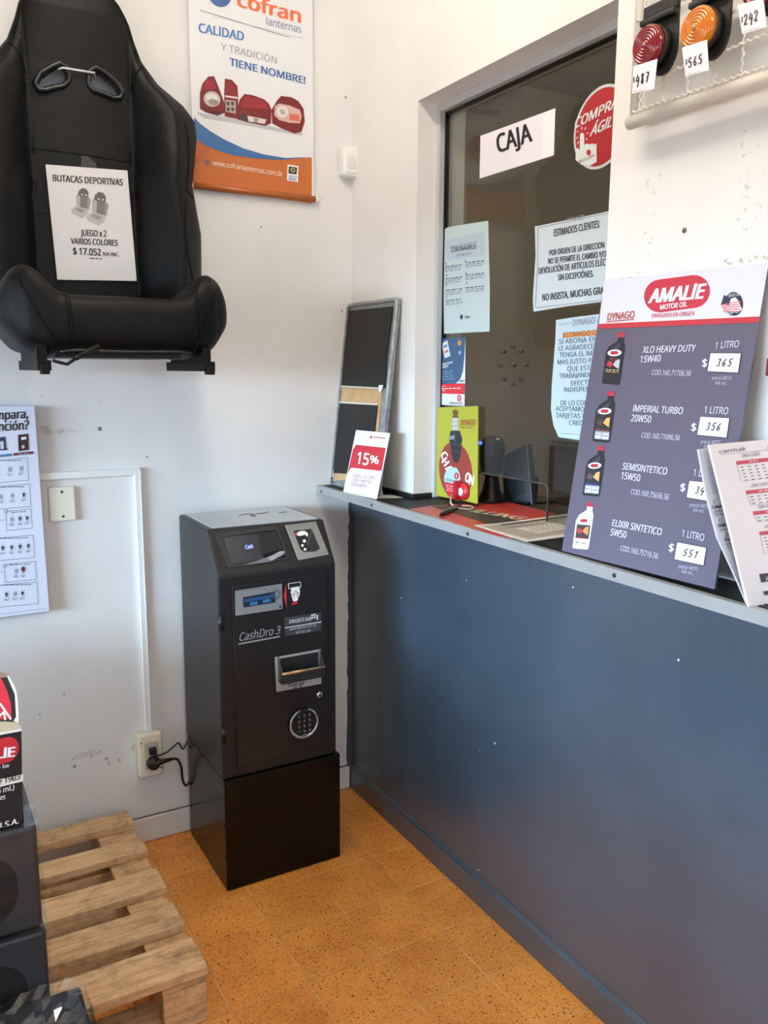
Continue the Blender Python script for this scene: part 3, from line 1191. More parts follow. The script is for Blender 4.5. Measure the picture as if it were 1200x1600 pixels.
# key lock
p = DO.P((499, 1085))
mb = MB()
mb.lathe(p, (0, -1, 0), [(0.010, 0), (0.010, 0.003), (0.007, 0.006), (0.003, 0.005)], M_CHROME, n=18)
mb.box((p.x - 0.0012, p.y - 0.008, p.z - 0.004), (p.x + 0.0012, p.y - 0.004, p.z + 0.004), M_BLACK)
mb.build('key_lock', kt)
# round electronic keypad
kp = DO.P((473, 1128))
b_ = MB()
b_.lathe(kp, (0, -1, 0), [(0.044, 0), (0.044, 0.006), (0.040, 0.011), (0.036, 0.011)], C('#121213', 0.3), n=40)
pad = b_.build('keypad', kt)
b_ = MB()
arc = [kp + Vector((0.0425 * math.sin(a), -0.009, 0.0425 * math.cos(a))) for a in [math.radians(18 + i * (324 / 40)) for i in range(41)]]
b_.tube(arc, [0.0022 + 0.0030 * math.sin(PI * i / 40) for i in range(41)], C('#b8bdc4', 0.25, 0.8), n=8)
b_.build('chrome_ring', pad)
KP = back(kp.y - 0.011)
for rr in range(4):
    for cc in range(3):
        q = kp + Vector(((cc - 1) * 0.0165, -0.011, 0.024 - rr * 0.0155))
        b_ = MB()
        b_.lathe(q, (0, -1, 0), [(0.0062, 0), (0.0058, 0.0012), (0.004, 0.0015)], C('#1d1e20', 0.35), n=12)
        kk = b_.build('key', pad)
        vs, fs = text_mesh('123456789*0#'[rr * 3 + cc], 0.0)
        s = 0.0095
        b_ = MB()
        b_.raw([(q.x + (v[0] - 0.24) * s, q.y - 0.002, q.z + (v[1] - 0.35) * s) for v in vs], fs, C('#d4d7da'))
        b_.build('key_digit', pad)
pr = Print(KP, 0.001)
pr.poly([(470, 1147), (481, 1145), (481, 1149), (470, 1151)], '#0a0a0a', 1)
pr.text('SERIES', (471.5, 1149.5), (480, 1148), (471.5, 1147.2), '#bfc3c8', 0, 2)
pr.build(pad, 'nameplate')
# small plug for the cables is below

# ================================================================== OUTLET, CABLES, TRUNKING, COVER PLATE
WB = back(0.0)
ot = thing('power_outlet', 'ivory surface power outlet at the end of the white trunking', 'outlet', (-0.713, 0, 0.23))
mb = MB()
mb.box((-0.752, -0.034, 0.228), (-0.678, -0.001, 0.370), M_IVORY, bevel=0.008, seg=3)
mb.build('housing', ot)
mb = MB()
mb.box((-0.735, -0.0355, 0.255), (-0.692, -0.0335, 0.343), C('#b9b4a6', 0.5), bevel=0.001)
ins = mb.build('socket_insert', ot)
for x, zz in ((-0.744, 0.345), (-0.684, 0.252)):
    mb = MB()
    mb.lathe((x, -0.0335, zz), (0, -1, 0), [(0.003, 0), (0.0028, 0.0012)], C('#4a4640', 0.4), n=10)
    mb.build('screw', ot)
M_CABLE = C('#121213', 0.45)
pl = thing('power_plug', 'black round plug and cord in the lower socket of the outlet', 'plug', (-0.70, -0.04, 0.27))
mb = MB()
mb.lathe((-0.712, -0.0357, 0.279), (0, -1, 0), [(0.019, 0), (0.021, 0.006), (0.019, 0.022), (0.010, 0.026)], M_CABLE, n=24)
mb.tube([(-0.708, -0.053, 0.279), (-0.692, -0.054, 0.281), (-0.670, -0.054, 0.282), (-0.657, -0.053, 0.282)], [0.012, 0.0085, 0.0065, 0.005], M_CABLE, n=10)
mb.build('plug_body', pl)


def smooth_path(pts, n=8):
    P_ = [Vector(p) for p in pts]
    out_ = []
    for i in range(len(P_) - 1):
        p0, p1, p2, p3 = P_[max(i - 1, 0)], P_[i], P_[i + 1], P_[min(i + 2, len(P_) - 1)]
        for k in range(n):
            t_ = k / n
            out_.append(0.5 * ((2 * p1) + (p2 - p0) * t_ + (2 * p0 - 5 * p1 + 4 * p2 - p3) * t_ * t_ + (3 * p1 - p0 - 3 * p2 + p3) * t_ ** 3))
    out_.append(P_[-1])
    return out_


mb = MB()
mb.tube(smooth_path([(-0.657, -0.053, 0.282), (-0.637, -0.045, 0.272), (-0.622, -0.030, 0.235), (-0.617, -0.022, 0.190), (-0.606, -0.018, 0.165), (-0.590, -0.016, 0.18), (-0.575, -0.015, 0.22), (-0.56, -0.014, 0.26)]), 0.0038, M_CABLE, n=8)
mb.build('cord', pl)
p2 = thing('cable_plug', 'small black plug with thin cord in the upper socket of the outlet', 'plug', (-0.71, -0.04, 0.31))
mb = MB()
mb.box((-0.723, -0.050, 0.306), (-0.701, -0.0358, 0.328), M_CABLE, bevel=0.003)
mb.build('plug_body', p2)
mb = MB()
mb.tube(smooth_path([(-0.712, -0.048, 0.308), (-0.697, -0.052, 0.303), (-0.67, -0.05, 0.307), (-0.642, -0.044, 0.321), (-0.630, -0.038, 0.322), (-0.618, -0.026, 0.300), (-0.610, -0.018, 0.290), (-0.598, -0.015, 0.305), (-0.58, -0.014, 0.33)]), 0.0026, M_CABLE, n=8)
mb.build('cord', p2)

tk = thing('cable_trunking', 'white plastic cable trunking turning down the wall to the outlet', 'trunking', (-0.8, 0, 0.37))
mb = MB()
mb.box((-1.6, -0.013, 1.168), (-0.724, -0.001, 1.188), M_WHITEPL, bevel=0.002)
mb.build('channel', tk)
mb = MB()
mb.box((-0.724, -0.013, 0.371), (-0.704, -0.001, 1.190), M_WHITEPL, bevel=0.002)
mb.build('channel', tk)
mb = MB()
mb.box((-1.6, -0.0145, 1.183), (-0.706, -0.0128, 1.1865), M_WHITEPL)
mb.box((-0.7085, -0.0145, 0.371), (-0.706, -0.0128, 1.186), M_WHITEPL)
mb.build('lid_edge', tk)
cv = thing('cover_plate', 'cream blank cover plate screwed to the wall beside the lamp guide board', 'cover plate', (-0.927, 0, 1.05))
mb = MB()
mb.box((-0.963, -0.012, 1.048), (-0.891, 0, 1.146), C('#e9e3d2', 0.4), bevel=0.004)
mb.build('plate', cv)
for zz in (1.132, 1.062):
    mb = MB()
    mb.lathe((-0.927, -0.0115, zz), (0, -1, 0), [(0.0042, 0), (0.004, 0.001), (0.002, 0.0016)], C('#4c4a45', 0.4, 0.5), n=12)
    mb.build('screw', cv)

# motion sensor
ms = thing('motion_sensor', 'white motion detector on the wall near the corner, right of the hanging banner', 'sensor', (-0.019, 0, 2.07))
mb = MB()
c0 = WB.P((541, 256))
mb.box((c0.x - 0.030, -0.040, c0.z - 0.046), (c0.x + 0.028, 0, c0.z + 0.046), M_WHITEPL, bevel=0.011, seg=3)
mb.build('housing', ms)
mb = MB()
mb.box((c0.x - 0.018, -0.0425, c0.z - 0.022), (c0.x + 0.014, -0.039, c0.z + 0.016), C('#dadad8', 0.6), bevel=0.003)
mb.build('lens', ms)
mb = MB()
mb.box((c0.x - 0.020, -0.0415, c0.z - 0.036), (c0.x + 0.018, -0.039, c0.z - 0.031), C('#cfcfcc', 0.5))
mb.build('slot', ms)

# ================================================================== HANGING BANNER
BN = back(-0.012)
bt = thing('hanging_banner', 'white vertical banner with red car tail lamps and orange foot, hanging right of the seat', 'banner', (-0.33, -0.012, 1.99))
mb = MB()
L_, R_ = -0.520, -0.138
mb.box((L_, -0.0125, 2.0), (R_, -0.0115, 2.72), C('#dfe1e4', 0.5))
mb.build('cloth', bt)
mb = MB()
mb.tube([(L_ - 0.003, -0.012, 1.998), (R_ + 0.004, -0.012, 1.998)], 0.0095, C('#a65a25', 0.4), n=14)
rod = mb.build('bottom_rod', bt)
for s, x in ((-1, L_ - 0.003), (1, R_ + 0.003)):
    mb = MB()
    mb.tube([(x, -0.012, 1.998), (x + s * 0.011, -0.012, 1.998)], 0.0098, M_WHITEPL, n=14)
    mb.build('end_cap', rod)
pr = Print(BN, 0.0006)
# orange foot and blue swoosh
pr.poly([(303, 214), (318, 224), (338, 233), (365, 241), (400, 246.5), (440, 249), (487, 246), (487, 318), (299, 290)], '#b8642a', 1)
pr.poly([(303, 214), (318, 224), (330, 229), (325, 245), (310, 256), (302, 262)], '#a95a27', 2)
pr.poly([(303, 183), (312, 193), (328, 205), (350, 218), (380, 232), (410, 241), (445, 247), (487, 245.5), (440, 250), (400, 248), (365, 243), (338, 235), (318, 226), (303, 214)], '#34639a', 3)
pr.text('www.cofranlanternas.com.br', (332, 258), (441, 276), (332, 250), '#f3ead9', 0.006, 3)
pr.ell((323, 254), (6, 1), (0, 6.2), '#a05d48', 3, 18)
pr.ell((323, 254), (3.5, .6), (0, 4), '#7c5b62', 4, 14)
pr.poly([(449, 257), (466, 260), (465, 285), (448, 282)], '#f0f0ec', 3)
pr.poly([(451, 260), (464, 262), (463, 273), (450, 271)], '#1d2e1a', 4)
pr.ell((457, 266), (4, .6), (0, 3.6), '#b9a74e', 5, 12)
pr.ell((457, 266), (2.2, .3), (0, 2.2), '#2f4470', 6, 10)
pr.text('MADE IN', (451, 276.5), (463, 278.5), (451, 273.5), '#4a86bf', 0.02, 4)
pr.text('BRAZIL', (451, 281), (463, 283.2), (451, 277.5), '#2d5a9e', 0.03, 4)
# heading
pr.ell((343, -8), (18, 3), (0, 19), '#3e5d96', 2, 24)
pr.text('cofran', (370, 9.5), (470, 36), (370, -12), '#d96a3c', 0.03, 2)
pr.text('lanternas', (416, 39), (470, 52), (416, 27), '#5f779c', 0.004, 2)
pr.line((312, 16), (452, 58.5), 0.9, '#6b6f75', 2)
pr.line((330, 25), (474, 60), 0.6, '#b9bdc2', 2)
pr.text('CALIDAD', (310, 50), (381, 64), (310, 36), '#3f78b2', 0.028, 2)
pr.text('Y TRADICIÓN', (345, 78), (432, 100), (345, 67), '#8a9099', -0.004, 2)
pr.text('TIENE NOMBRE!', (358, 102), (477, 131.5), (358, 90.5), '#2f5f9c', 0.026, 2)
# lamps: shadows, red bodies, clear lenses
pr.poly([(306, 175), (330, 180), (372, 185), (420, 197), (474, 208), (470, 212), (420, 203), (365, 192), (320, 185)], '#b4b8bd', 1)
pr.poly([(312, 146), (316, 131), (325, 120), (334, 119), (341, 135), (350, 160), (352, 176), (340, 181), (322, 176), (312, 170)], '#6e1218', 2)
pr.poly([(316, 138), (322, 126), (332, 124), (338, 138), (330, 141)], '#86222a', 3)
pr.ell((331, 155), (13, 2), (-1, 12), '#b9b4b4', 3, 20)
pr.ell((331, 153), (9, 2), (-1, 6), '#d8d5d3', 4, 16)
pr.ell((333, 160), (8, 1), (0, 5), '#8c8283', 4, 14)
pr.poly([(314, 166), (330, 172), (350, 176), (340, 180), (322, 175)], '#4c0c12', 3)
pr.poly([(351, 123), (362, 125), (371, 135), (372, 154), (371, 186), (351, 182), (350, 150)], '#6c1118', 2)
pr.poly([(352, 128), (360, 129), (368, 138), (369, 150), (352, 147)], '#80191f', 3)
pr.poly([(351, 149), (371, 152), (371, 155), (351, 152)], '#d9c9c4', 4)
pr.poly([(352, 156), (368, 158), (368, 178), (352, 175)], '#a39c9a', 4)
for k in range(4):
    pr.ell((356 + (k % 2) * 7, 162 + (k // 2) * 9), (2.6, .3), (0, 3.2), '#4a3d3d', 5, 10)
pr.poly([(370, 172), (374, 156), (382, 147), (395, 149), (412, 155), (420, 162), (424, 172), (423, 193), (414, 197), (390, 192), (371, 187)], '#6c1016', 2)
pr.poly([(378, 155), (384, 150), (405, 155), (417, 163), (419, 172), (376, 168)], '#881e25', 3)
pr.poly([(372, 178), (385, 180), (386, 190), (373, 187)], '#3c3334', 4)
pr.poly([(386, 181), (416, 187), (413, 194), (388, 190)], '#cfc9c6', 4)
pr.poly([(396, 184), (404, 186), (402, 192), (396, 191)], '#8f8988', 5)
pr.poly([(424, 172), (432, 158), (439, 150), (455, 152), (466, 158), (474, 170), (476, 190), (471, 206), (460, 209), (440, 201), (425, 193)], '#6c1016', 2)
pr.poly([(429, 166), (436, 162), (452, 165), (468, 172), (471, 182), (468, 193), (452, 192), (436, 188), (428, 180)], '#c9a7a0', 3)
pr.ell((441, 175), (9, 1.5), (-1, 9), '#d9d6d4', 4, 16)
pr.ell((441, 175), (4.5, 1), (0, 4.5), '#a9a3a2', 5, 14)
pr.poly([(452, 178), (468, 180), (467, 190), (452, 188)], '#c8644f', 4)
pr.build(bt)

# ================================================================== LAMP GUIDE BOARD (left)
GB = back(-0.030)
gt_ = thing('lamp_guide_board', 'white lamp guide board with product boxes and framed tables at the left edge', 'board', (-1.25, -0.02, 0.8))
mb = MB()
tr, br = GB.P((54, 634)), GB.P((77.5, 955))
mb.prism([(tr.x, -0.016, tr.z), (-1.60, -0.016, tr.z), (-1.60, -0.016, br.z), (br.x, -0.016, br.z)], (0, -0.014, 0), C('#d7dcec', 0.4))
mb.build('panel', gt_, 0.001)
mb = MB()
mb.box((-1.5, -0.016, 0.9), (-1.02, -0.0005, 0.92), C('#9b917f', 0.7))
mb.build('batten', gt_)
mb = MB()
mb.box((-1.5, -0.016, 1.24), (-1.02, -0.0005, 1.26), C('#9b917f', 0.7))
mb.build('batten', gt_)
pr = Print(GB, 0.0004)
pr.text('¿Qué lámpara,', (-66, 659.5), (44, 653), (-66, 645.5), '#20222b', 0.028)
pr.text('qué función?', (-53, 677), (45, 670.5), (-53, 663), '#20222b', 0.028)
pr.poly([(28, 679.5), (44, 677.5), (45, 703), (29, 705)], '#3c1f25', 2)
pr.poly([(28, 679.5), (31, 679), (33, 704.5), (29, 705)], '#261419', 3)
pr.poly([(33, 683), (41, 682), (41, 686.5), (33, 687.5)], '#e3dfe4', 3)
pr.ell((36, 698), (2.5, 0), (0, 3), '#d8b3a6', 3, 12)
pr.poly([(-12, 685), (8, 682), (10, 700), (13, 703), (0, 704), (-10, 704)], '#2c3350', 2)
pr.poly([(0, 690), (5, 689), (6, 701), (1, 702)], '#c7d0e0', 3)
pr.poly([(21, 708), (52, 705), (52, 709), (21, 712)], '#5f2036', 2)
pr.poly([(-30, 713), (19, 708.5), (19, 712.5), (-30, 717)], '#4a7ba5', 2)
pr.greek((28, 709.5), (45, 708), 1.0, '#c5a5b0', 3)
boxes = [((42, 715), (45, 750), (-60, 759), (-60, 723)), ((46, 756), (48, 791), (-60, 801), (-60, 765)),
         ((48, 795), (50.5, 825), (10.5, 829), (9, 799)), ((51.5, 836), (54, 871), (-60, 881), (-60, 846)),
         ((55, 877), (56.5, 905), (8, 910), (6.5, 882)), ((57.5, 909), (60, 943), (-60, 954), (-60, 920))]
bulbs = [[(-5, 'o'), (15, 's'), (33, 's')], [(1, 'd'), (19, 'd'), (37, 'b')], [(18, 'd'), (31, 'k'), (42, 'k')],
         [(4, 'k'), (18, 'k'), (31, 'k'), (44, 'k')], [(25, 's'), (36, 'r')], [(10, 'k'), (23, 's'), (35, 'k')]]
for bx, bl in zip(boxes, bulbs):
    if bx[2][0] == -60:
        bx = (bx[0], bx[1], (-215, bx[2][1] + 13.5), (-215, bx[3][1] + 13.5))
        bl = bl + [(-24 - 19 * k_, 'kds'[k_ % 3]) for k_ in range(9)]
    pr.frame([bx[0], bx[1], bx[2], bx[3]], 0.7, '#6b7080', 2)
    yt, yb2 = bx[0][1], bx[1][1]
    pr.greek((max(bx[3][0], -20) + 8, yt + 5.5), (bx[0][0] - 8, yt + 4), 1.0, '#353845', 3)
    for x, k in bl:
        yy = yt + (yb2 - yt) * 0.48 - (x - bx[0][0]) * 0.08
        dark = {'k': '#2c303c', 's': '#9298a8', 'd': '#8b90a0', 'b': '#20242e', 'o': '#9298a8', 'r': '#5c2430'}[k]
        pr.frame([(x - 2.2, yy - 5), (x + 2.2, yy - 5.2), (x + 2.4, yy + 3), (x - 2, yy + 3.2)], 0.5, '#a5aab8', 2)
        pr.ell((x, yy - 1 if k != 'r' else yy - 3), (1.9 if k != 'r' else 3.2, 0), (0, 2.6 if k != 'r' else 4.0), dark, 3, 10)
        pr.line((x, yy + 1), (x, yy + 4), 1.2, dark, 3)
        pr.greek((x - 4, yy + 7), (x + 4, yy + 6.3), 0.9, '#5c6070', 2, seed=int(x))
        pr.greek((x - 3, yy + 9), (x + 3, yy + 8.5), 0.9, '#5c6070', 2, seed=int(x) + 3)
for c in ((8.5, 799), (6.5, 884)):
    pr.ell(c, (2.8, 0), (0, 2.8), '#6b7080', 3, 14)
    pr.ell(c, (1.9, 0), (0, 1.9), '#d7dcec', 4, 12)
pr.line((-30, 816), (9.5, 812), 0.6, '#6b7080')
pr.line((-30, 897), (7.5, 893), 0.6, '#6b7080')
pr.line((-40, 964), (38, 955), 0.6, '#8d92a2')
pr.text('CARIBOO', (41, 955), (70, 952), (41, 952.6), '#8d92a2', 0, 2) if False else pr.greek((41, 954), (71, 950.5), 1.0, '#a2a7b6')
pr.build(gt_)

# ================================================================== RACING SEAT
CX = -0.832
ZS = [1.56, 1.66, 1.76, 1.85, 1.92, 1.98, 2.05, 2.11, 2.15, 2.19, 2.237, 2.29, 2.34, 2.38, 2.42, 2.445, 2.458, 2.462]
WS = [.292, .300, .307, .309, .297, .288, .298, .306, .304, .275, .210, .168, .148, .136, .112, .078, .040, .012]


def seat_w(z):
    return float(np.interp(z, ZS, WS))


def seat_y(s, z):
    """front surface of the backrest at lateral offset s"""
    w = seat_w(z)
    u = min(1.0, abs(s) / w)
    bol = float(np.interp(z, [1.56, 1.75, 2.05, 2.16, 2.24, 2.30], [0.115, 0.105, 0.095, 0.070, 0.025, 0.0]))
    a = abs(s)
    inner = 0.128 + 0.010 * max(0.0, (1.95 - z))
    if a < inner:
        b_ = 0.010 * (1 - (a / inner) ** 2)
        lat = b_
    else:
        t_ = min(1.0, (a - inner) / max(0.02, (w - inner)))
        lat = bol * math.sin(min(1.0, t_ * 1.55) * PI / 2) * (1 - 0.35 * max(0, t_ - 0.6) / 0.4) - 0.006 * math.exp(-((a - inner) / 0.01) ** 2)
    base = float(np.interp(z, [1.56, 2.1, 2.25, 2.38, 2.46], [0.044, 0.044, 0.046, 0.058, 0.050]))
    edge = (1 - u ** 7) ** 0.5 if u < 1 else 0.0
    return -0.016 - float(np.interp(z, [1.9, 2.2], [0.0, 0.008])) - (base + lat - float(np.interp(z, [1.9, 2.2], [0.0, 0.008]))) * (0.55 + 0.45 * edge)


def poly_in(p, poly):
    x, y = p
    ins_ = False
    n = len(poly)
    for i in range(n):
        x1, y1 = poly[i]
        x2, y2 = poly[(i + 1) % n]
        if (y1 > y) != (y2 > y) and x < (x2 - x1) * (y - y1) / (y2 - y1) + x1:
            ins_ = not ins_
    return ins_


SP = back(-0.072)
hl = [(59, 131), (66, 118), (82, 109), (94, 103), (101, 107), (104, 115), (103, 125), (97, 130), (80, 133), (69, 136.5), (62, 136)]
hr = [(143, 113), (150, 110), (158, 114), (172, 125), (184, 136), (188, 143), (185, 149), (178, 149), (162, 142), (146, 137), (142, 130)]


def hole_xz(h):
    return [(SP.P(p).x, SP.P(p).z) for p in h]


HOLES = [hole_xz(hl), hole_xz(hr)]
st = thing('racing_seat', 'black leatherette sport bucket seat hung high on the white wall', 'car seat', (CX, -0.25, 1.46))
nu, nz_ = 96, 150
zs = [1.56 + (2.4615 - 1.56) * (1 - (1 - k / nz_) ** 1.25) for k in range(nz_ + 1)]
vs, fs = [], []
for z in zs:
    w = seat_w(z)
    for i in range(nu + 1):
        s = w * math.sin(PI / 2 * (2 * i / nu - 1)) if False else w * (2 * i / nu - 1)
        vs.append((CX + s, seat_y(s, z), z))
nb = len(vs)
for z in zs:
    w = seat_w(z)
    for i in range(nu + 1):
        s = w * (2 * i / nu - 1)
        vs.append((CX + s * 0.97, min(-0.012, seat_y(s, z) + 0.020), z))


def in_hole(i, k):
    a = vs[k * (nu + 1) + i]
    b = vs[(k + 1) * (nu + 1) + i + 1]
    c = ((a[0] + b[0]) / 2, (a[2] + b[2]) / 2)
    return any(poly_in(c, h) for h in HOLES)


for k in range(nz_):
    for i in range(nu):
        if in_hole(i, k):
            continue
        a = k * (nu + 1) + i
        fs.append([a, a + 1, a + nu + 2, a + nu + 1])
        fs.append([nb + a, nb + a + nu + 1, nb + a + nu + 2, nb + a + 1])
for k in range(nz_):
    a = k * (nu + 1)
    fs.append([a, a + nu + 1, nb + a + nu + 1, nb + a])
    a = k * (nu + 1) + nu
    fs.append([a, nb + a, nb + a + nu + 1, a + nu + 1])
mb = MB()
mb.raw(vs, fs, M_LEATHER, True)
bk = mb.build('backrest', st)
# bezels round the two openings
for h in HOLES:
    n = len(h)
    c = Vector((sum(p[0] for p in h) / n, sum(p[1] for p in h) / n))
    outp = []
    for i in range(n):
        p0, p1, p2_ = Vector(h[i - 1]), Vector(h[i]), Vector(h[(i + 1) % n])
        d = (p2_ - p0).normalized()
        nn = Vector((d.y, -d.x))
        if nn.dot(p1 - c) < 0:
            nn = -nn
        outp.append(p1 + nn * 0.014)
    rings = []
    for off_, yy in ((0, -0.046), (0, -0.074), (0.35, -0.081), (0.8, -0.080), (1.0, -0.071), (1.0, -0.05)):
        rings.append([(h[i][0] + (outp[i].x - h[i][0]) * off_, yy, h[i][1] + (outp[i].y - h[i][1]) * off_) for i in range(n)])
    vv = [p for rg in rings for p in rg]
    ff = []
    for q in range(len(rings) - 1):
        for i in range(n):
            ff.append([q * n + i, q * n + (i + 1) % n, (q + 1) * n + (i + 1) % n, (q + 1) * n + i])
    mb = MB()
    mb.raw(vv, ff, C('#17181a', 0.35), True)
    mb.build('harness_bezel', bk)


def seam(pts, name='seam', parent=None, r_=0.0016, mat=None, lift=0.0008):
    b_ = MB()
    b_.tube([(CX + s, seat_y(s, z) - lift, z) for s, z in pts], r_, mat or C('#050506', 0.6, 0.0, 0.15), n=6)
    return b_.build(name, parent or bk)


for sg in (-1, 1):
    seam([(sg * (0.128 + 0.010 * max(0, 1.95 - z)), z) for z in np.linspace(1.6, 2.235, 40)], r_=0.0022)
    seam([(sg * (0.140 + 0.010 * max(0, 1.95 - z)), z) for z in np.linspace(1.6, 2.22, 40)], r_=0.0012)
    # top of the bolster meeting the headrest
    seam([(sg * s, 2.215 + 0.10 * ((s - 0.132) / 0.045) ** 0.5 * 0.72) for s in np.linspace(0.132, 0.168, 14)], r_=0.0020)
    # outer bolster welt
    seam([(sg * (0.255 + 0.012 * math.sin((z - 1.95) * 14)), z) for z in np.linspace(1.955, 2.135, 22)], r_=0.0014)
    seam([(sg * s, 1.955 + 0.012 * math.sin(s * 60)) for s in np.linspace(0.252, 0.284, 8)], r_=0.0014)
    seam([(sg * (0.262 - 0.02 * math.sin((z - 1.72) * 12)), z) for z in np.linspace(1.70, 1.93, 22)], r_=0.0014)
    # headrest edge piping
    seam([(sg * seat_w(z) * 0.93, z) for z in np.linspace(2.30, 2.43, 16)], r_=0.0013)
seam([(s, 2.030 - 0.02 * s) for s in np.linspace(-0.125, 0.125, 20)], r_=0.0011)
seam([(s, 1.878 + 0.004 * math.sin(s * 9)) for s in np.linspace(-0.13, 0.13, 20)], r_=0.0011)


# seat cushion: lofted along x, front ends of the bolsters standing higher
def cush(s):
    a = abs(s)
    top = float(np.interp(a, [0, .12, .150, .170, .190, .212, .235, .256, .270], [1.656, 1.655, 1.664, 1.690, 1.712, 1.722, 1.712, 1.682, 1.64]))
    bot = float(np.interp(a, [0, .12, .17, .225, .270], [1.502, 1.504, 1.498, 1.517, 1.575]))
    yf = float(np.interp(a, [0, .12, .17, .21, .245, .270], [-0.470, -0.468, -0.462, -0.450, -0.425, -0.39]))
    return top, bot, yf


vs, fs = [], []
SN, CN = 64, 28
for i in range(SN + 1):
    s = 0.270 * (2 * i / SN - 1)
    top, bot, yf = cush(s)
    cy, cz = (yf + -0.11) / 2, (top + bot) / 2
    hy, hz = (-0.11 - yf) / 2, (top - bot) / 2
    for k in range(CN):
        t_ = 2 * PI * k / CN
        e = 0.42
        cs, sn = math.cos(t_), math.sin(t_)
        yy = cy + hy * math.copysign(abs(cs) ** e, cs) * 1.0
        zz = cz + hz * math.copysign(abs(sn) ** (e + 0.16), sn)
        # the top falls away towards the back, bolsters stay higher
        fall = max(0.0, (yy - yf) / (-0.11 - yf))
        if zz > cz:
            zz -= 0.05 * fall
        vs.append((CX + 0.003 + s, yy, zz))
for i in range(SN):
    for k in range(CN):
        fs.append([i * CN + k, (i + 1) * CN + k, (i + 1) * CN + (k + 1) % CN, i * CN + (k + 1) % CN])
fs.append(list(range(CN)))
fs.append([SN * CN + k for k in range(CN)][::-1])
mb = MB()
mb.raw(vs, fs, M_LEATHER2, True)
cu_ = mb.build('seat_cushion', st)
md = cu_.modifiers.new('smooth', 'SUBSURF')
md.levels = md.render_levels = 1


def cring(s, r_=0.0018, t0=0.05, t1=0.98):
    top, bot, yf = cush(s)
    pts = []
    for q in range(17):
        t_ = PI * (0.62 + 0.72 * (q / 16))
        cy, cz = (yf - 0.11) / 2, (top + bot) / 2
        hy, hz = (-0.11 - yf) / 2, (top - bot) / 2
        cs, sn = math.cos(t_), math.sin(t_)
        pts.append((CX + 0.003 + s, cy + hy * math.copysign(abs(cs) ** .42, cs) * 1.004, cz + hz * math.copysign(abs(sn) ** .58, sn) - (0.0 if sn < 0 else 0.05 * max(0, ((cy + hy * math.copysign(abs(cs) ** .42, cs)) - yf) / (-0.11 - yf)))))
    b_ = MB()
    b_.tube(pts, r_, C('#050506', 0.6, 0.0, 0.15), n=6)
    b_.build('seam', cu_)


for s in (-0.132, -0.125, 0.172, 0.165):
    cring(s)
# piping along the lower edge of the cushion front
b_ = MB()
b_.tube([(CX + 0.003 + s, cush(s)[2] + 0.010, cush(s)[1] + 0.012) for s in np.linspace(-0.15, 0.15, 30)], 0.004, C('#0b0b0c', 0.45), n=6)
b_.build('lower_piping', cu_)
# diagonal welt on the outer bolster faces
for sg in (-1, 1):
    b_ = MB()
    pts = []
    for q in range(14):
        f_ = q / 13
        a = 0.232 - 0.07 * f_
        top, bot, yf = cush(a)
        zz = 1.675 - 0.145 * f_
        pts.append((CX + 0.003 + sg * a, yf - 0.0005, zz))
    b_.tube(pts, 0.0016, C('#050506', 0.6, 0.0, 0.15), n=6)
    b_.build('seam', cu_)
mb = MB()
mb.box((CX - 0.15, -0.42, 1.500), (CX + 0.14, -0.14, 1.522), C('#0e0e0f', 0.6), bevel=0.004)
mb.build('underframe', st)
for x0 in (-1.030, -0.648):
    mb = MB()
    mb.box((x0, -0.455, 1.470), (x0 + 0.030, -0.12, 1.494), C('#070707', 0.6, 0.0, 0.2), bevel=0.002)
    rl = mb.build('slide_rail', st)
    mb = MB()
    mb.box((x0 + 0.006, -0.470, 1.462), (x0 + 0.024, -0.440, 1.482), C('#070707', 0.6, 0.0, 0.2), bevel=0.002)
    mb.build('rail_end', rl)
    mb = MB()
    mb.box((x0 + 0.002, -0.44, 1.49), (x0 + 0.024, -0.16, 1.53), C('#070707', 0.6, 0.0, 0.2))
    mb.build('rail_bracket', rl)
LVP = back(-0.47)
mb = MB()
lv = [LVP.P(p) for p in ((82, 563), (92, 566), (105, 569), (120, 559))]
mb.tube(lv, 0.0038, C('#080808', 0.5, 0.0, 0.25), n=8)
lv2 = [LVP.P(p) for p in ((118, 560), (128, 554), (155, 540))]
mb.tube(lv2, 0.0062, C('#0a0a0a', 0.5, 0.0, 0.25), n=8)
mb.build('adjust_lever', st)
# strap the seat hangs by
mb = MB()
pa, pb = Plane((0, -0.085, 0), (0, -1, 0)).P((98, 106)), Plane((0, -0.085, 0), (0, -1, 0)).P((147, 114))
mb.tube([(pa.x - 0.02, -0.004, pa.z + 0.01), (pa.x, -0.086, pa.z), (pb.x, -0.086, pb.z), (pb.x + 0.02, -0.004, pb.z + 0.01)], 0.0026, C('#d9d9d6', 0.4), n=8)
o = mb.build('hanging_strap')
tag(o, 'thin white strap passing between the two openings of the seat backrest', 'strap')
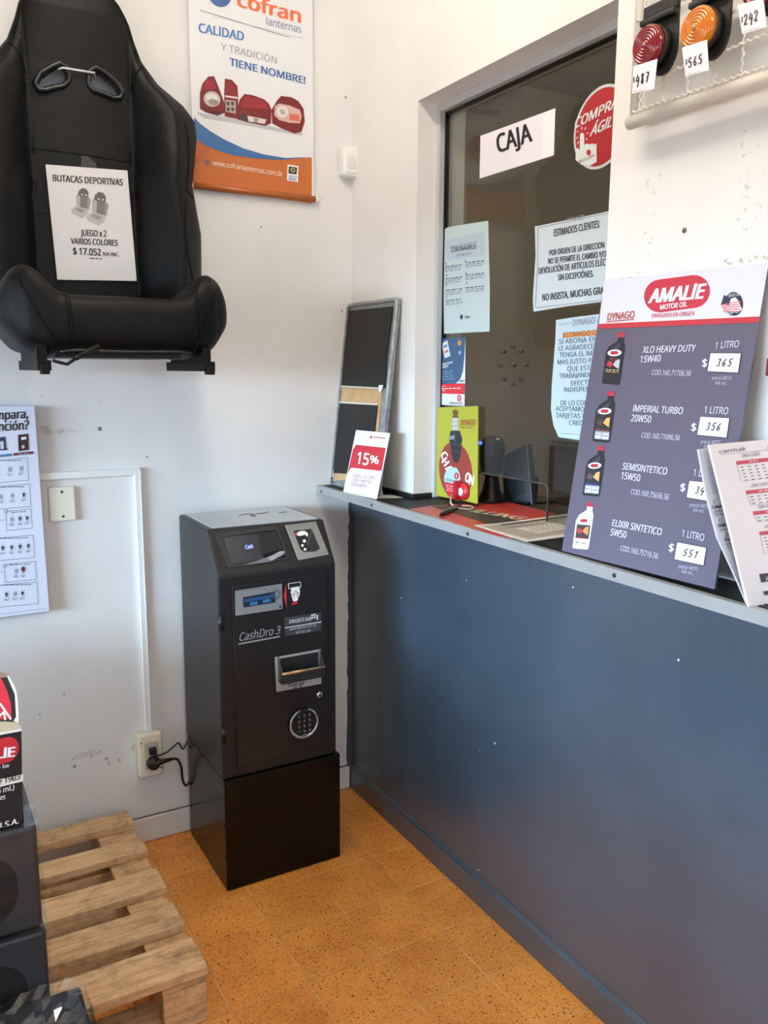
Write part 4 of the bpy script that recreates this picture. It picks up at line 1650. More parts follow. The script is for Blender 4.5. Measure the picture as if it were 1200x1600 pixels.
# price sheet on the seat
PS = back(-0.0750)
ps, pr = sheet('price_sheet', 'white price sheet for sport seats taped on the black backrest', 'sheet', PS, [(71, 257), (199, 266.5), (213.5, 439), (89.5, 437)], '#dcdadb', off=0.0)
pr.text('BUTACAS DEPORTIVAS', (82.5, 283), (192, 290), (82, 273), '#1b1b1b', 0.03)
pr.text('JUEGO x 2', (126, 368.5), (166.5, 370), (125.5, 359), '#1b1b1b', 0.03)
pr.text('VARIOS COLORES', (110.5, 381), (184, 384), (110, 372), '#1b1b1b', 0.03)
pr.text('$ 17.052', (114, 397.5), (158, 399.5), (113.5, 387), '#1b1b1b', 0.03)
pr.text('IVA INC.', (161, 399.5), (186, 400.5), (160.5, 394), '#1b1b1b', 0.03)
pr.greek((140, 403.5), (159, 404.5), 1.6, '#4a4a4a')
for dx, dy, sc in ((0, 0, 1.0), (24, 6, 1.12)):
    q = lambda x, y: (112 + dx + (x - 112) * sc, 294 + dy + (y - 294) * sc)
    pr.poly([q(121, 306), q(123, 298), q(128, 294), q(134, 295), q(138, 300), q(138, 308), q(130, 308)], '#585858', 2)
    pr.poly([q(119, 304), q(124, 306), q(125, 326), q(119, 321)], '#a9a9a9', 2)
    pr.poly([q(125, 306), q(137, 308), q(137, 327), q(125, 326)], '#6d6d6d', 2)
    pr.poly([q(137, 306), q(142, 312), q(139, 328), q(136, 328)], '#8f8f8f', 2)
    pr.ell(q(128, 304), (1.6, 0), (0, 1), '#f2f2f2', 3, 8)
    pr.ell(q(134, 305), (1.6, 0), (0, 1), '#f2f2f2', 3, 8)
    pr.poly([q(111, 327), q(119, 322), q(138, 327), q(136, 336), q(128, 341), q(112, 333)], '#b5b5b5', 2)
    pr.poly([q(117, 327), q(122, 325), q(133, 329), q(128, 333)], '#8c8c8c', 3)
pr.build(ps)
mb = MB()
mb.prism([PS.P(p) for p in ((127, 243), (137, 244), (150, 256), (152, 263), (126, 261))], (0, -0.0012, 0), C('#343436', 0.25))
o = mb.build('tape', ps)

# ================================================================== GLASS STICKERS AND NOTICES
GO = right(GX - 0.0012)      # on the shop side of the glass
GI = right(GX + 0.0085)      # on the office side of the glass
s_, pr = sheet('caja_sign', 'white paper sign reading CAJA taped to the glass', 'sign', GO, [(751, 212.5), (868, 169), (865, 243), (749.5, 279)], '#e9e4ec')
pr.text('CAJA', (778, 239), (833, 220), (775, 212), '#121212', 0.03)
pr.poly([(849, 177), (868, 169.5), (866, 242), (847, 248)], '#f0ecf0', 1)
pr.build(s_)
# round sticker
cpx = (940, 200)
th = []
GIc = GI.P((939, 199))
mb = MB()
rr = 0.083
circ = [(GX + 0.0085, GIc.y + rr * math.cos(a), GIc.z + 1.0 * rr * math.sin(a)) for a in [2 * PI * k / 40 for k in range(40)]]
cst = thing('round_sticker', 'round red and white sticker with a pointing hand on the glass', 'sticker', (GX, GIc.y, GIc.z - rr))
# stuck on the shop side so that the print faces the shop
GOc = GO.P((939, 199))
rr = 0.0865
mk = lambda r_, off: [GOc + Vector((-off, r_ * math.cos(2 * PI * k / 48), r_ * math.sin(2 * PI * k / 48))) for k in range(48)]
mb = MB()
mb.prism(mk(rr, 0), (-0.0005, 0, 0), C('#c3ccc9', 0.4))
mb.build('sheet', cst)
pr = Print(GO, 0.0005)
vsr = mk(rr * 0.93, 0.0009)
pr.mb.raw(vsr, [list(range(48))[::-1]], C('#a01b23', 0.4))
pr.text('COMPRA', (898, 201.5), (966, 166), (900.5, 186), '#cfd8d5', 0.03, 3)
pr.text('ÁGIL', (922, 213.5), (956, 197.5), (927, 196), '#cfd8d5', 0.03, 3)
pr.poly([(900, 250), (901, 233), (904, 231.5), (906.4, 234), (906.6, 239), (907.2, 210), (910, 207), (913.5, 210), (914, 227), (918, 224), (922, 226), (926, 224), (930, 226), (933, 224), (933, 253), (923, 259), (910, 258)], '#cfd8d5', 3)
pr.ell((921, 238.5), (3.4, 0), (0, 4.8), '#b01f28', 4, 16)
for a_, b_ in (((910, 203), (910, 198)), ((914.5, 203), (916.5, 198.5)), ((904, 207), (902.5, 204.5)), ((917, 209), (921, 207.5)), ((904.5, 214.5), (900.5, 216.5)), ((916, 216), (918.5, 219)), ((905, 221), (903, 225.5))):
    pr.line(a_, b_, 1.3, '#cfd8d5', 3)
pr.text('DE', (905.5, 255.5), (910, 253.5), (905.5, 251), '#a84030', 0.01, 5)
pr.text('LA', (911.5, 253), (916, 251), (911.5, 247.5), '#7fae62', 0.01, 5)
pr.text('CASA', (918, 250.5), (930, 244.5), (918, 246), '#a83a4a', 0.01, 5)
pr.build(cst)
# coronavirus sheet
s_, pr = sheet('health_notice', 'pale blue printed health notice with CORONAVIRUS heading on the glass', 'notice', GO, [(692, 360), (700, 355), (730, 350), (763, 345), (764, 390), (765.5, 450), (765, 518), (694, 521.5), (693, 440), (691.5, 395)], '#b9cbcd')
pr.poly([(694, 375), (757, 362), (758, 398), (698, 408)], '#aebfca', 1)
pr.text('CORONAVIRUS', (705.5, 394.5), (745, 388.5), (705, 387.2), '#25335a', 0.02)
pr.greek((704, 386), (746, 377.5), 1.4, '#7d8aa0')
pr.greek((714, 398), (738, 394.5), 1.2, '#7d8aa0')
pr.greek((712, 400.5), (738, 397), 1.2, '#7d8aa0')
yl = 417
for i, (yy0, yy1) in enumerate(((417, 410.5), (436, 430), (454, 450), (470, None))):
    for q in range(3):
        pr.greek((696 + i * .4, yy0 + q * 3.3), (722 + i * .5, yy0 - 3.2 + q * 3.3), 1.3, '#3f4654' if q == 0 else '#7d8794', seed=i * 5 + q)
        if yy1:
            pr.greek((728, yy1 + q * 3.2), (757, yy1 - 3.2 + q * 3.2), 1.3, '#3f4654' if q == 0 else '#7d8794', seed=i * 7 + q)
for c in ((697, 411.5), (727.5, 407.5), (698.5, 430.5), (729, 427), (698.5, 445), (729.5, 442), (698, 464)):
    pr.ell(c, (1.3, 0), (0, 2), '#8a96a6', 2, 10)
pr.poly([(719, 494), (721.5, 490.5), (724, 493.5), (723.5, 497), (721, 500), (719.5, 497)], '#2f3c5c', 2)
pr.greek((727, 494.5), (736, 494), 1.2, '#3f4654')
pr.greek((727, 496.5), (737, 496), 1.2, '#3f4654')
pr.build(s_)
# notice 1
s_, pr = sheet('returns_notice', 'large white landscape notice in black capitals, upper of two on the glass', 'notice', GO, [(836, 354), (893, 342.5), (975, 325), (975, 470), (945, 471), (890, 478), (834, 487), (832.5, 470), (837, 400)], '#c3cdd0')
pr.text('DYNAGO', (886, 348), (914, 342.5), (886, 341), '#85898c', 0.02)
pr.text('ESTIMADOS CLIENTES:', (866, 369.5), (938, 355), (866, 359), '#17181a', 0.026)
pr.text('POR ORDEN DE LA DIRECCION', (859, 399.5), (945, 387), (859, 391), '#17181a', 0.026)
pr.text('NO SE PERMITE EL CAMBIO Y/O', (857, 412.5), (948, 401), (857, 404), '#17181a', 0.026)
pr.text('DEVOLUCIÓN DE ARTICULOS ELÉCTRICOS', (842.5, 428), (972, 411), (842.5, 419), '#17181a', 0.026)
pr.text('SIN EXCEPCIÓNES.', (872.5, 438), (928, 432), (872.5, 429), '#17181a', 0.026)
pr.text('NO INSISTA, MUCHAS GRACIAS', (848, 470), (962, 457), (848, 460), '#17181a', 0.026)
pr.line((838, 481), (975, 465), 0.8, '#5e6668')
pr.line((841, 356), (840.5, 420), 0.8, '#5e6668')
pr.line((840.5, 420), (837, 480), 0.8, '#5e6668')
pr.line((841, 356), (884, 347), 0.8, '#5e6668')
pr.line((916, 340), (975, 328), 0.8, '#5e6668')
pr.build(s_)
# notice 2
s_, pr = sheet('payment_notice', 'curled pale notice with an orange highlighted line, lower of two on the glass', 'notice', GO, [(869, 500), (895, 496), (930, 491.5), (980, 485), (978, 688), (940, 690), (900, 687), (873, 683), (865, 665), (861, 640), (862.5, 600), (868, 530)], '#b7c9d2')
pr.text('DYNAGO', (895, 509), (930, 505), (896, 499.5), '#8b9296', 0.02)
pr.line((873, 507), (893, 504.5), 0.8, '#7f8a90')
pr.line((931, 502), (978, 497), 0.8, '#7f8a90')
pr.poly([(880, 520), (975, 512), (975, 521), (880, 528)], '#d98c4a', 2)
lines = [('ESTIMADO CLIENTE:', 881, 527.5, 965, 519.5), ('SI ABONA EN EFECTIVO', 874, 537.5, 985, 530), ('LE AGRADECEMOS QUE', 873.5, 548, 972, 542), ('TENGA EL IMPORTE', 875, 558.5, 955, 554), ('MAS JUSTO POSIBLE YA', 872, 569.5, 972, 564.5), ('QUE ESTAMOS', 887, 580, 950, 577), ('TRABAJANDO CON', 875, 591, 948, 588), ('EFECTIVO', 893, 602.5, 935, 600.5), ('INDISPENSABLE', 882, 612.5, 952, 611), ('DE LO CONTRARIO', 877, 633, 950, 633.5), ('ACEPTAMOS TODAS LAS', 869, 642, 970, 644.5), ('TARJETAS DE DEBITO Y', 869, 652.5, 968, 655.5), ('CREDITO', 890, 664, 926, 664.8)]
for i, (s, x0, y0_, x1, y1_) in enumerate(lines):
    pr.text(s, (x0, y0_), (x1, y1_), (x0, y0_ - 7.4), '#5a4630' if i == 0 else '#4a5157', 0.006, 3)
pr.line((876, 677), (978, 683), 0.8, '#7f8a90')
pr.build(s_)
# blue leaflet, red white card, champion poster
s_, pr = sheet('blue_leaflet', 'small blue leaflet stuck on the glass above the red and white card', 'leaflet', GO, [(687.5, 529), (728, 527.5), (727, 599), (685, 599.5)], '#375a7d')
pr.poly([(728, 528), (727.5, 599), (713, 599), (720, 592), (724, 580), (726, 560)], '#d3dadd', 2)
pr.poly([(690.5, 537), (699.5, 531.5), (704.5, 556), (695.5, 560)], '#cdd5de', 2)
pr.poly([(693.5, 541), (699, 538), (699.7, 541), (694.2, 544)], '#4a6c96', 3)
pr.poly([(695, 549.5), (701, 546), (701.7, 549), (695.7, 552.5)], '#b06a5a', 3)
pr.ell((718.5, 536), (3, 0), (0, 4.2), '#c98a4a', 2, 14)
pr.poly([(717, 549), (721, 548), (721, 553), (717, 554)], '#8fb4cc', 2)
pr.text('¡Dinero fuerte', (690, 571.5), (708, 567.5), (690, 567.5), '#e7ecef', 0.02)
pr.text('amigo!', (690, 576), (701, 573), (690, 572), '#e7ecef', 0.02)
for q in range(3):
    pr.greek((689, 582 + q * 4), (708, 579 + q * 4), 1.1, '#8fa8c0', seed=q)
pr.greek((686, 594), (712, 591), 1.1, '#8fa8c0')
pr.text('ANDA', (718, 597), (726, 596.5), (718, 594), '#26323f', 0.02, 3)
pr.build(s_)
s_, pr = sheet('red_white_card', 'small red and white card on the glass just above the yellow poster', 'card', GO, [(681, 600), (726.5, 599.5), (726, 634.5), (681, 632)], '#dadbdc')
pr.poly([(681, 600), (726.5, 599.5), (726.3, 616), (681, 614.5)], '#d42a37', 2)
pr.greek((684, 604), (697, 603.5), 1.2, '#f0c4c8', 3)
pr.greek((684, 607.5), (720, 606.5), 1.6, '#f4dcde', 3)
pr.greek((684, 610.5), (696, 610), 1.4, '#f4dcde', 3)
pr.ell((718, 622), (2.8, 0), (0, 5.2), '#d42a37', 3, 18)
pr.line((718, 619.5), (718, 624.5), 1.1, '#f2f2f2', 4)
pr.text('infocheck', (703, 631.5), (724, 632.5), (703, 627), '#3f4752', 0.0, 3)
pr.build(s_)
CPL = right(GX - 0.010)
s_, pr = sheet('spark_plug_poster', 'yellow tin poster with a spark plug over a red oval, leaning at the glass', 'poster', CPL, [(682.5, 636.5), (748, 634.5), (747, 787), (682, 774)], '#a9a834', thick=0.003)
pr.ell((713.5, 736), (26, 2.5), (2, 46), '#93372f', 1, 40)
pr.poly([(708.5, 643), (711, 640), (714.5, 640), (718, 643), (716.5, 648), (718, 653), (708, 653), (710, 648)], '#6a4a2c', 2)
pr.poly([(708.5, 653), (717.5, 653), (718, 672), (708.5, 672)], '#b9bcc0', 2)
pr.line((708.5, 659), (717.5, 659), 0.9, '#7f838a', 3)
pr.line((708.5, 665.5), (718, 665.5), 0.9, '#7f838a', 3)
pr.poly([(706, 673), (720, 673), (722, 680), (724, 687), (722.5, 692), (722, 705), (719, 720), (714, 724), (709, 718), (706.5, 705), (704.5, 692), (703, 684)], '#24282b', 2)
pr.poly([(704, 681), (711, 680), (712, 686), (704, 687)], '#8c9196', 3)
pr.line((705, 694), (722, 695), 0.9, '#50565b', 3)
pr.line((706.5, 704), (721.5, 706), 0.9, '#50565b', 3)
pr.line((712, 676), (712.5, 690), 1.0, '#6b7177', 3)
pr.text('DYNAGO', (721, 664.5), (744, 664), (722, 656), '#a2502c', 0.02, 2)
pr.line((721, 666.5), (744, 666), 0.8, '#a2502c', 2)
pr.greek((722, 668.5), (742, 669), 1.0, '#5d5a28')
for ch, x, y, ang in (('C', 689.5, 711, 58), ('H', 691.5, 721, 55), ('A', 697, 732, 48), ('M', 704, 742, 35), ('O', 728, 752, -25), ('N', 734, 756, -5)):
    w_, h_ = (8, 11) if ch != 'M' else (10, 11)
    dx_, dy_ = (5.5, 8.5) if x < 715 else (7.5, 2.0)
    hx_, hy_ = (7.5, -7.5) if x < 715 else (2.0, -14)
    pr.text(ch, (x, y), (x + dx_, y + dy_), (x + hx_, y + hy_), '#e9ecec', 0.05, 3)
pr.poly([(696, 743), (700, 734), (708, 729.5), (716, 731), (720, 739), (721.5, 747), (720, 757), (696, 753)], '#a9c9c6', 4)
pr.poly([(696, 752.5), (721, 757.5), (721.5, 778), (712, 780), (702, 773)], '#cc2a36', 4)
pr.ell((715.5, 743.5), (3.6, 0), (0, 5.4), '#c5303a', 5, 16)
pr.line((715.5, 741), (715.5, 746), 1.2, '#f0eeee', 6)
pr.text('infocheck', (699, 751), (718, 755), (699, 746.5), '#3a4650', 0.0, 5)
for q in range(3):
    pr.greek((699, 758 + q * 3.6), (717, 761.5 + q * 3.6), 1.2, '#eab8bc', 5, seed=q)
pr.build(s_)

# ================================================================== LEANING BOARD, STANDEE
def lean(x0, z0, x1, z1):
    return plane3((x0, 0, z0), (x0, -1, z0), (x1, 0, z1))


LB = lean(-0.076, TOPZ, -0.012, 1.688)
lb = thing('leaning_board', 'grey galvanised panel with two black mats leaning in the corner on the counter', 'panel', (-0.06, -0.16, TOPZ))
U = Vector((-0.012 + 0.076, 0, 1.688 - TOPZ)).normalized()
H_ = 0.586
base0 = Vector((-0.076, -0.004, TOPZ))
def lbp(y, h, o=0.0):
    return base0 + Vector((0, y, 0)) + U * h + LB.n * o
mb = MB()
Wd = 0.318
mb.prism([lbp(0, 0.0), lbp(-Wd, 0.0), lbp(-Wd, H_), lbp(0, H_)], LB.n * -0.008, noisy('galvanised_sheet', '#85898a', '#a3a7a8', scale=60, rough=0.45, metal=0.5))
mb.build('backing', lb)
mb = MB()
fm = noisy('galvanised_frame', '#8a8e90', '#a9adae', scale=40, rough=0.45, metal=0.5)
mb.tube([lbp(-0.004, 0.004, 0.002), lbp(-0.004, H_ - 0.006, 0.002), lbp(-0.012, H_ - 0.001, 0.002), lbp(-Wd + 0.012, H_ - 0.001, 0.002), lbp(-Wd + 0.004, H_ - 0.010, 0.002), lbp(-Wd + 0.004, 0.004, 0.002)], 0.0065, fm, n=8)
mb.build('rim', lb)


def lb_slab(pxs, o0, o1, mat, name, parent):
    return slab_px(LB, pxs, o0, o1, mat, name, parent)


cb = noisy('cardboard', '#b48f62', '#c3a074', scale=20, rough=0.85)
lb_slab([(532, 604), (598, 608), (590, 690), (585, 745), (521, 752)], 0.0002, 0.0022, cb, 'cardboard', lb)
m1 = lb_slab([(545, 486), (615, 479), (606, 560), (603, 606.5), (570, 605), (531, 605)], 0.0024, 0.0046, C('#0e0e0e', 0.6), 'black_mat', lb)
m2 = lb_slab([(533, 629), (592, 633), (588, 672), (575, 742), (521, 739)], 0.0024, 0.0046, C('#0e0e0e', 0.6), 'black_mat', lb)
lb_slab([(594, 602), (601, 602), (598, 611), (594.5, 615)], 0.0048, 0.0054, C('#e2e2e0'), 'paper_scrap', lb)
lb_slab([(519, 735), (523, 733), (523, 745), (519, 746)], 0.0048, 0.0054, C('#e2e2e0'), 'paper_scrap', lb)
lb_slab([(530, 602.5), (600, 606), (600, 608), (530, 604.5)], 0.0046, 0.0052, C('#cfcac2'), 'torn_edge', m1)
lb_slab([(532, 627.5), (592, 631), (592, 633.5), (532, 630)], 0.0046, 0.0052, C('#cfcac2'), 'torn_edge', m2)

BLp, BRp = level(TOPZ + 0.001).P((537, 768.5)), level(TOPZ + 0.001).P((589, 780.5))
u_ = (BRp - BLp)
TLp = BLp + Vector((0.0467, 0.0038, 0.190))
SD = plane3(BLp, BRp, TLp)
sd, pr = sheet('bank_standee', 'white and red 15% tabletop card standing on the counter before the black panel', 'standee', SD, [(557, 672), (610, 677), (589, 780.5), (537, 768.5)], '#dfe1e4', thick=0.0015)
pr.poly([(552, 703), (557, 695), (603.5, 700), (597, 736), (549, 731), (543.5, 741)], '#bb2731', 1)
pr.text('15', (557.5, 724), (576, 727.5), (560.5, 706), '#f4f2f2', 0.02)
pr.text('%', (578, 723), (592, 725.5), (580, 711.5), '#f4f2f2', 0.025)
pr.ell((580.5, 683.2), (2, 0), (0, 2), '#c0303a', 2, 12)
pr.text('Santander', (584, 684.5), (603, 686.5), (584.5, 681), '#b5606c', 0.012)
pr.text('TODOS LOS DÍAS', (551, 746), (586, 749), (552, 741), '#b5606c', 0.004)
pr.text('CON TARJETAS', (550, 752.5), (581, 756), (551, 747.5), '#b5606c', 0.004)
pr.text('SANTANDER', (549, 759), (574, 762.5), (550, 754), '#b5606c', 0.004)
pr.line((548, 770), (576, 775), 0.6, '#c9cdd2')
pr.build(sd)
mb = MB()
BM = (BLp + BRp) / 2
mb.prism([BRp + Vector((0.004, 0.02, 0.0)), BRp + Vector((0.085, -0.005, 0.0)), BRp + Vector((0.085, 0.045, 0)), BRp + Vector((0.006, 0.12, 0))], (0, 0, 0.001), C('#b9b3a6', 0.7))
mb.build('easel_foot', sd)
mb = MB()
mb.prism([BRp + Vector((0.012, 0.06, 0.001)), BRp + Vector((0.055, 0.06, 0.001)), BRp + Vector((0.034, 0.06, 0.10))], (0, 0.0015, 0), C('#b9b3a6', 0.7))
mb.build('easel_strut', sd)

# ================================================================== COUNTER PAPERS, PEN
CT = level(TOPZ)
s_, pr = sheet('red_counter_mat', 'red and dark striped printed mat lying on the counter under the pen', 'mat', CT, [(640, 796), (672, 791), (777, 784.5), (795, 785), (868, 803), (860, 815), (800, 842), (770, 836)], '#b23a34', thick=0.0012, rough=0.35)
pr.poly([(673, 792), (713, 789), (815, 814), (765, 820)], '#3a2e29', 1)
pr.text('ILLING', (733, 800), (808, 813), (752, 797.5), '#e8d9b8', 0.01)
pr.line((668, 800), (737, 821), 0.7, '#cf6a60')
pr.build(s_)
s_, pr = sheet('printed_flyer', 'grey and white printed flyer lying on the counter beside the oil price board', 'flyer', level(TOPZ + 0.0014), [(741.5, 821), (783, 818), (886, 803.5), (905, 802), (900, 830), (888, 838.5), (824, 847)], '#dcd5cc', thick=0.0012, rough=0.5)
pr.poly([(752, 823), (790, 819.5), (884, 806), (888, 834), (826, 843)], '#a39b90', 1)
pr.poly([(806, 827), (838, 822), (892, 812), (892, 826), (840, 835)], '#d8d0c4', 2)
pr.line((783, 821.5), (886, 808), 2.4, '#4a443c', 2)
pr.line((790, 826), (884, 815), 0.8, '#6d665c', 2)
for q in range(4):
    pr.greek((822 + q * 3, 826 + q * 2.4), (888, 816 + q * 2.8), 0.9, '#7a736a', 3, seed=q)
pr.build(s_)
# pen, cord and red holder
pn = thing('counter_pen', 'black pen tethered by a white coiled cord to a red holder on the yellow poster', 'pen', (-0.06, -0.55, TOPZ))
PP = level(TOPZ + 0.008)
a, b = PP.P((689, 804)), PP.P((712, 792))
mb = MB()
d_ = (b - a)
mb.tube([a - d_ * 0.08, a + d_ * 0.05, a + d_ * 0.35, a + d_ * 0.4, b], [0.0015, 0.0055, 0.0065, 0.0068, 0.0060], C('#16181b', 0.3), n=12)
mb.build('barrel', pn)
mb = MB()
mb.tube([a + d_ * 0.42, b + d_ * 0.02], [0.0074, 0.0066], C('#5a5348', 0.35, 0.2), n=12)
mb.build('grip', pn)
hp = CPL.P((728, 768), 0.004)
mb = MB()
mb.lathe(hp, (-1, 0, 0), [(0.024, 0), (0.024, 0.006), (0.020, 0.012), (0.012, 0.014)], C('#c22530', 0.35), n=28)
mb.prism([hp + Vector((-0.003, 0.020, 0.030)), hp + Vector((-0.003, 0.028, -0.022)), hp + Vector((-0.003, 0.012, -0.024)), hp + Vector((-0.003, 0.006, 0.022))], (-0.022, 0, 0), C('#b51f2a', 0.35))
hd = mb.build('holder', pn)
mb = MB()
mb.lathe(hp + Vector((-0.0145, 0, 0)), (-1, 0, 0), [(0.012, 0), (0.012, 0.0012), (0.004, 0.0014)], C('#d8d5d8', 0.3), n=20)
mb.build('holder_badge', hd)
cordpts = [hp + Vector((-0.018, 0.018, -0.016)), PP.P((708, 778), 0.012), PP.P((704, 787), 0.004), PP.P((712, 792), 0.0)]
mb = MB()
mb.tube(smooth_path(cordpts), 0.0024, C('#d3c6b3', 0.5), n=8)
cp2 = [PP.P(p, -0.004) for p in ((712, 791), (722, 793), (735, 793.5), (739, 791), (733, 788.5), (722, 788))]
mb.tube(smooth_path(cp2), 0.0024, C('#d3c6b3', 0.5), n=8)
mb.build('cord', pn)

# ================================================================== OIL PRICE BOARD
z_b = TOPZ + 0.001
BL = level(z_b).P((880.5, 861))
TLw = right(-0.006).P((947, 440))
TRw = right(-0.006).P((1204, 412))
OB = plane3(BL, TLw, TRw)
ob, pr = sheet('oil_price_board', 'grey motor oil price board with four bottles, leaning on the wall', 'price board', OB, [(880.5, 861), (947, 440), (1204, 412), (1119, 921)], '#595465', thick=0.005, rough=0.45)
pr.poly([(947, 440), (1204, 412), (1190, 496), (938.5, 507.5)], '#d0cfd7', 1)
pr.poly([(938.8, 507), (1190.5, 495.5), (1189, 505), (937, 514.5)], '#b3303a', 2)
# logo
def capsule(c, a, b, n=20):
    """stadium: c centre, a = half length vector to the cap centre, b = half height vector"""
    pts = []
    L = math.hypot(*b)
    la = math.hypot(*a)
    ua = (a[0] / la * L, a[1] / la * L)
    for k in range(n):
        t_ = -PI / 2 + PI * k / (n - 1)
        pts.append((c[0] + a[0] + ua[0] * math.cos(t_) + b[0] * math.sin(t_), c[1] + a[1] + ua[1] * math.cos(t_) + b[1] * math.sin(t_)))
    for k in range(n):
        t_ = PI / 2 + PI * k / (n - 1)
        pts.append((c[0] - a[0] + ua[0] * math.cos(t_) + b[0] * math.sin(t_), c[1] - a[1] + ua[1] * math.cos(t_) + b[1] * math.sin(t_)))
    return pts


pr.poly(capsule((1061, 460), (26, -3.4), (-2.5, -25.5)), '#b32d40', 2)
pr.text('AMALIE', (1016, 474.5), (1102, 467), (1021.5, 453.5), '#f3f1f4', 0.045, 3)
pr.text('MOTOR OIL', (1034.5, 485), (1077, 480), (1035.5, 477.5), '#f3f1f4', 0.02, 3)
pr.text('ENVASADO EN ORIGEN', (1021.5, 498), (1087.5, 494), (1022.5, 491.5), '#c03a4e', 0.01, 3)
pr.text('DYNAGO', (952, 501.5), (994.5, 497.5), (953, 491), '#a8483f', 0.03, 3)
pr.line((951, 503.8), (994, 500), 1.6, '#a8483f', 3)
pr.ell((1150, 476), (14.5, 0), (0, 18.5), '#1f2740', 3, 30)
pr.text('MADE IN', (1142, 466), (1158, 464), (1143, 461), '#c9ccd6', 0.01, 5)
pr.text('USA', (1140, 493), (1150, 492), (1140.3, 488.5), '#e0e2e8', 0.01, 6)
pr.poly([(1135, 462), (1146, 468), (1143, 478), (1130, 477)], '#28304c', 4)
pr.poly([(1130, 477), (1143, 478), (1146, 468), (1153, 466), (1158, 472), (1163, 485), (1155, 490), (1142, 487), (1128, 487)], '#ece7ea', 4)
for k in range(5):
    pr.line((1130 + k * 1.2, 478 + k * 2.3), (1162 - k * .6, 472 + k * 4.0), 1.5, '#c2455a', 5)

rows = [
    ('XLO HEAVY DUTY', '15W40', 'COD.160.71706.56', '365', (1007, 552.5), (1089, 550), (1003, 567.5), (1035, 566), (1021, 586.5), (1082, 588.5), (1120.5, 546), (1157.5, 543.5), (1100, 572), [(1114, 553), (1161, 553.5), (1156.5, 583), (1109, 581)], (1116, 592), (1110, 520), 'k'),
    ('IMPERIAL TURBO', '20W50', 'COD.160.71096.56', '356', (992, 643.5), (1069.5, 648), (989, 659), (1020, 661), (1005, 684.5), (1064.5, 689), (1103.5, 646), (1140.5, 648.5), (1083, 672), [(1098, 652), (1143, 654.5), (1138.5, 684.5), (1093, 680)], (1098.5, 691.5), (1096, 610), 'o'),
    ('SEMISINTETICO', '15W50', 'COD.160.75636.56', '342', (975.5, 733.5), (1045, 742.5), (973.5, 748.5), (1003, 753), (988.5, 772.5), (1047.5, 781.5), (1086.5, 744), (1122, 748), (1066, 766), [(1081, 752), (1125, 756.5), (1120, 785), (1076.5, 777.5)], (1081, 790), (1080, 700), 'b'),
    ('ELIXIR SINTETICO', '5W50', 'COD.160.75716.56', '551', (959.5, 822), (1036.5, 837), (957, 836.5), (981.5, 841.5), (972.5, 860.5), (1030.5, 873.5), (1068.5, 838.5), (1103, 846), (1048, 860), [(1062, 848), (1107, 856.5), (1102.5, 883.5), (1057.5, 874)], (1063.5, 885.5), (1060, 790), 'w'),
]
for (nm, gr, cod, price, n0_, n1_, g0, g1, c0_, c1_, l0, l1, dl, bx, pc, _, kind) in rows:
    pr.text(nm, n0_, n1_, (n0_[0] + 2.2, n0_[1] - 10), '#d9d6e4', 0.014, 3)
    pr.text(gr, g0, g1, (g0[0] + 1.8, g0[1] - 10.5), '#d9d6e4', 0.014, 3)
    pr.text(cod, c0_, c1_, (c0_[0] + 2, c0_[1] - 8), '#d0cdde', -0.002, 3)
    pr.text('1 LITRO', l0, l1, (l0[0] + 1.8, l0[1] - 10.5), '#d9d6e4', 0.004, 3)
    pr.text('$', (dl[0], dl[1] + 2), (dl[0] + 8, dl[1] + 2.6), (dl[0] + 1.4, dl[1] - 10), '#d9d6e4', 0.02, 3)
    pr.poly([(bx[0][0] - 1, bx[0][1] - 1.2), (bx[1][0] + 1.2, bx[1][1] - 1), (bx[2][0] + 1, bx[2][1] + 1.4), (bx[3][0] - 1.4, bx[3][1] + 1)], '#2a2733', 2)
    pr.poly(bx, '#f2f1f4', 3)
    dx_, dy_ = (bx[1][0] - bx[0][0]), (bx[1][1] - bx[0][1])
    ux, uy = (bx[3][0] - bx[0][0]), (bx[3][1] - bx[0][1])
    A_ = (bx[0][0] + dx_ * .24 + ux * .72, bx[0][1] + dy_ * .24 + uy * .72)
    pr.hand(price, A_, (A_[0] + dx_ * .56, A_[1] + dy_ * .56), (A_[0] - ux * .42 + 2, A_[1] - uy * .42), 1.7, layer=4)
    pr.text('precio NETO', (pc[0], pc[1] + 2), (pc[0] + 30, pc[1] + 2 + dy_ * .62), (pc[0] + 1, pc[1] - 3.5), '#bdb9cd', -0.004, 3)
    pr.text('IVA inc.', (pc[0] + 5, pc[1] + 10), (pc[0] + 23, pc[1] + 10 + dy_ * .4), (pc[0] + 6, pc[1] + 4.5), '#bdb9cd', -0.004, 3)


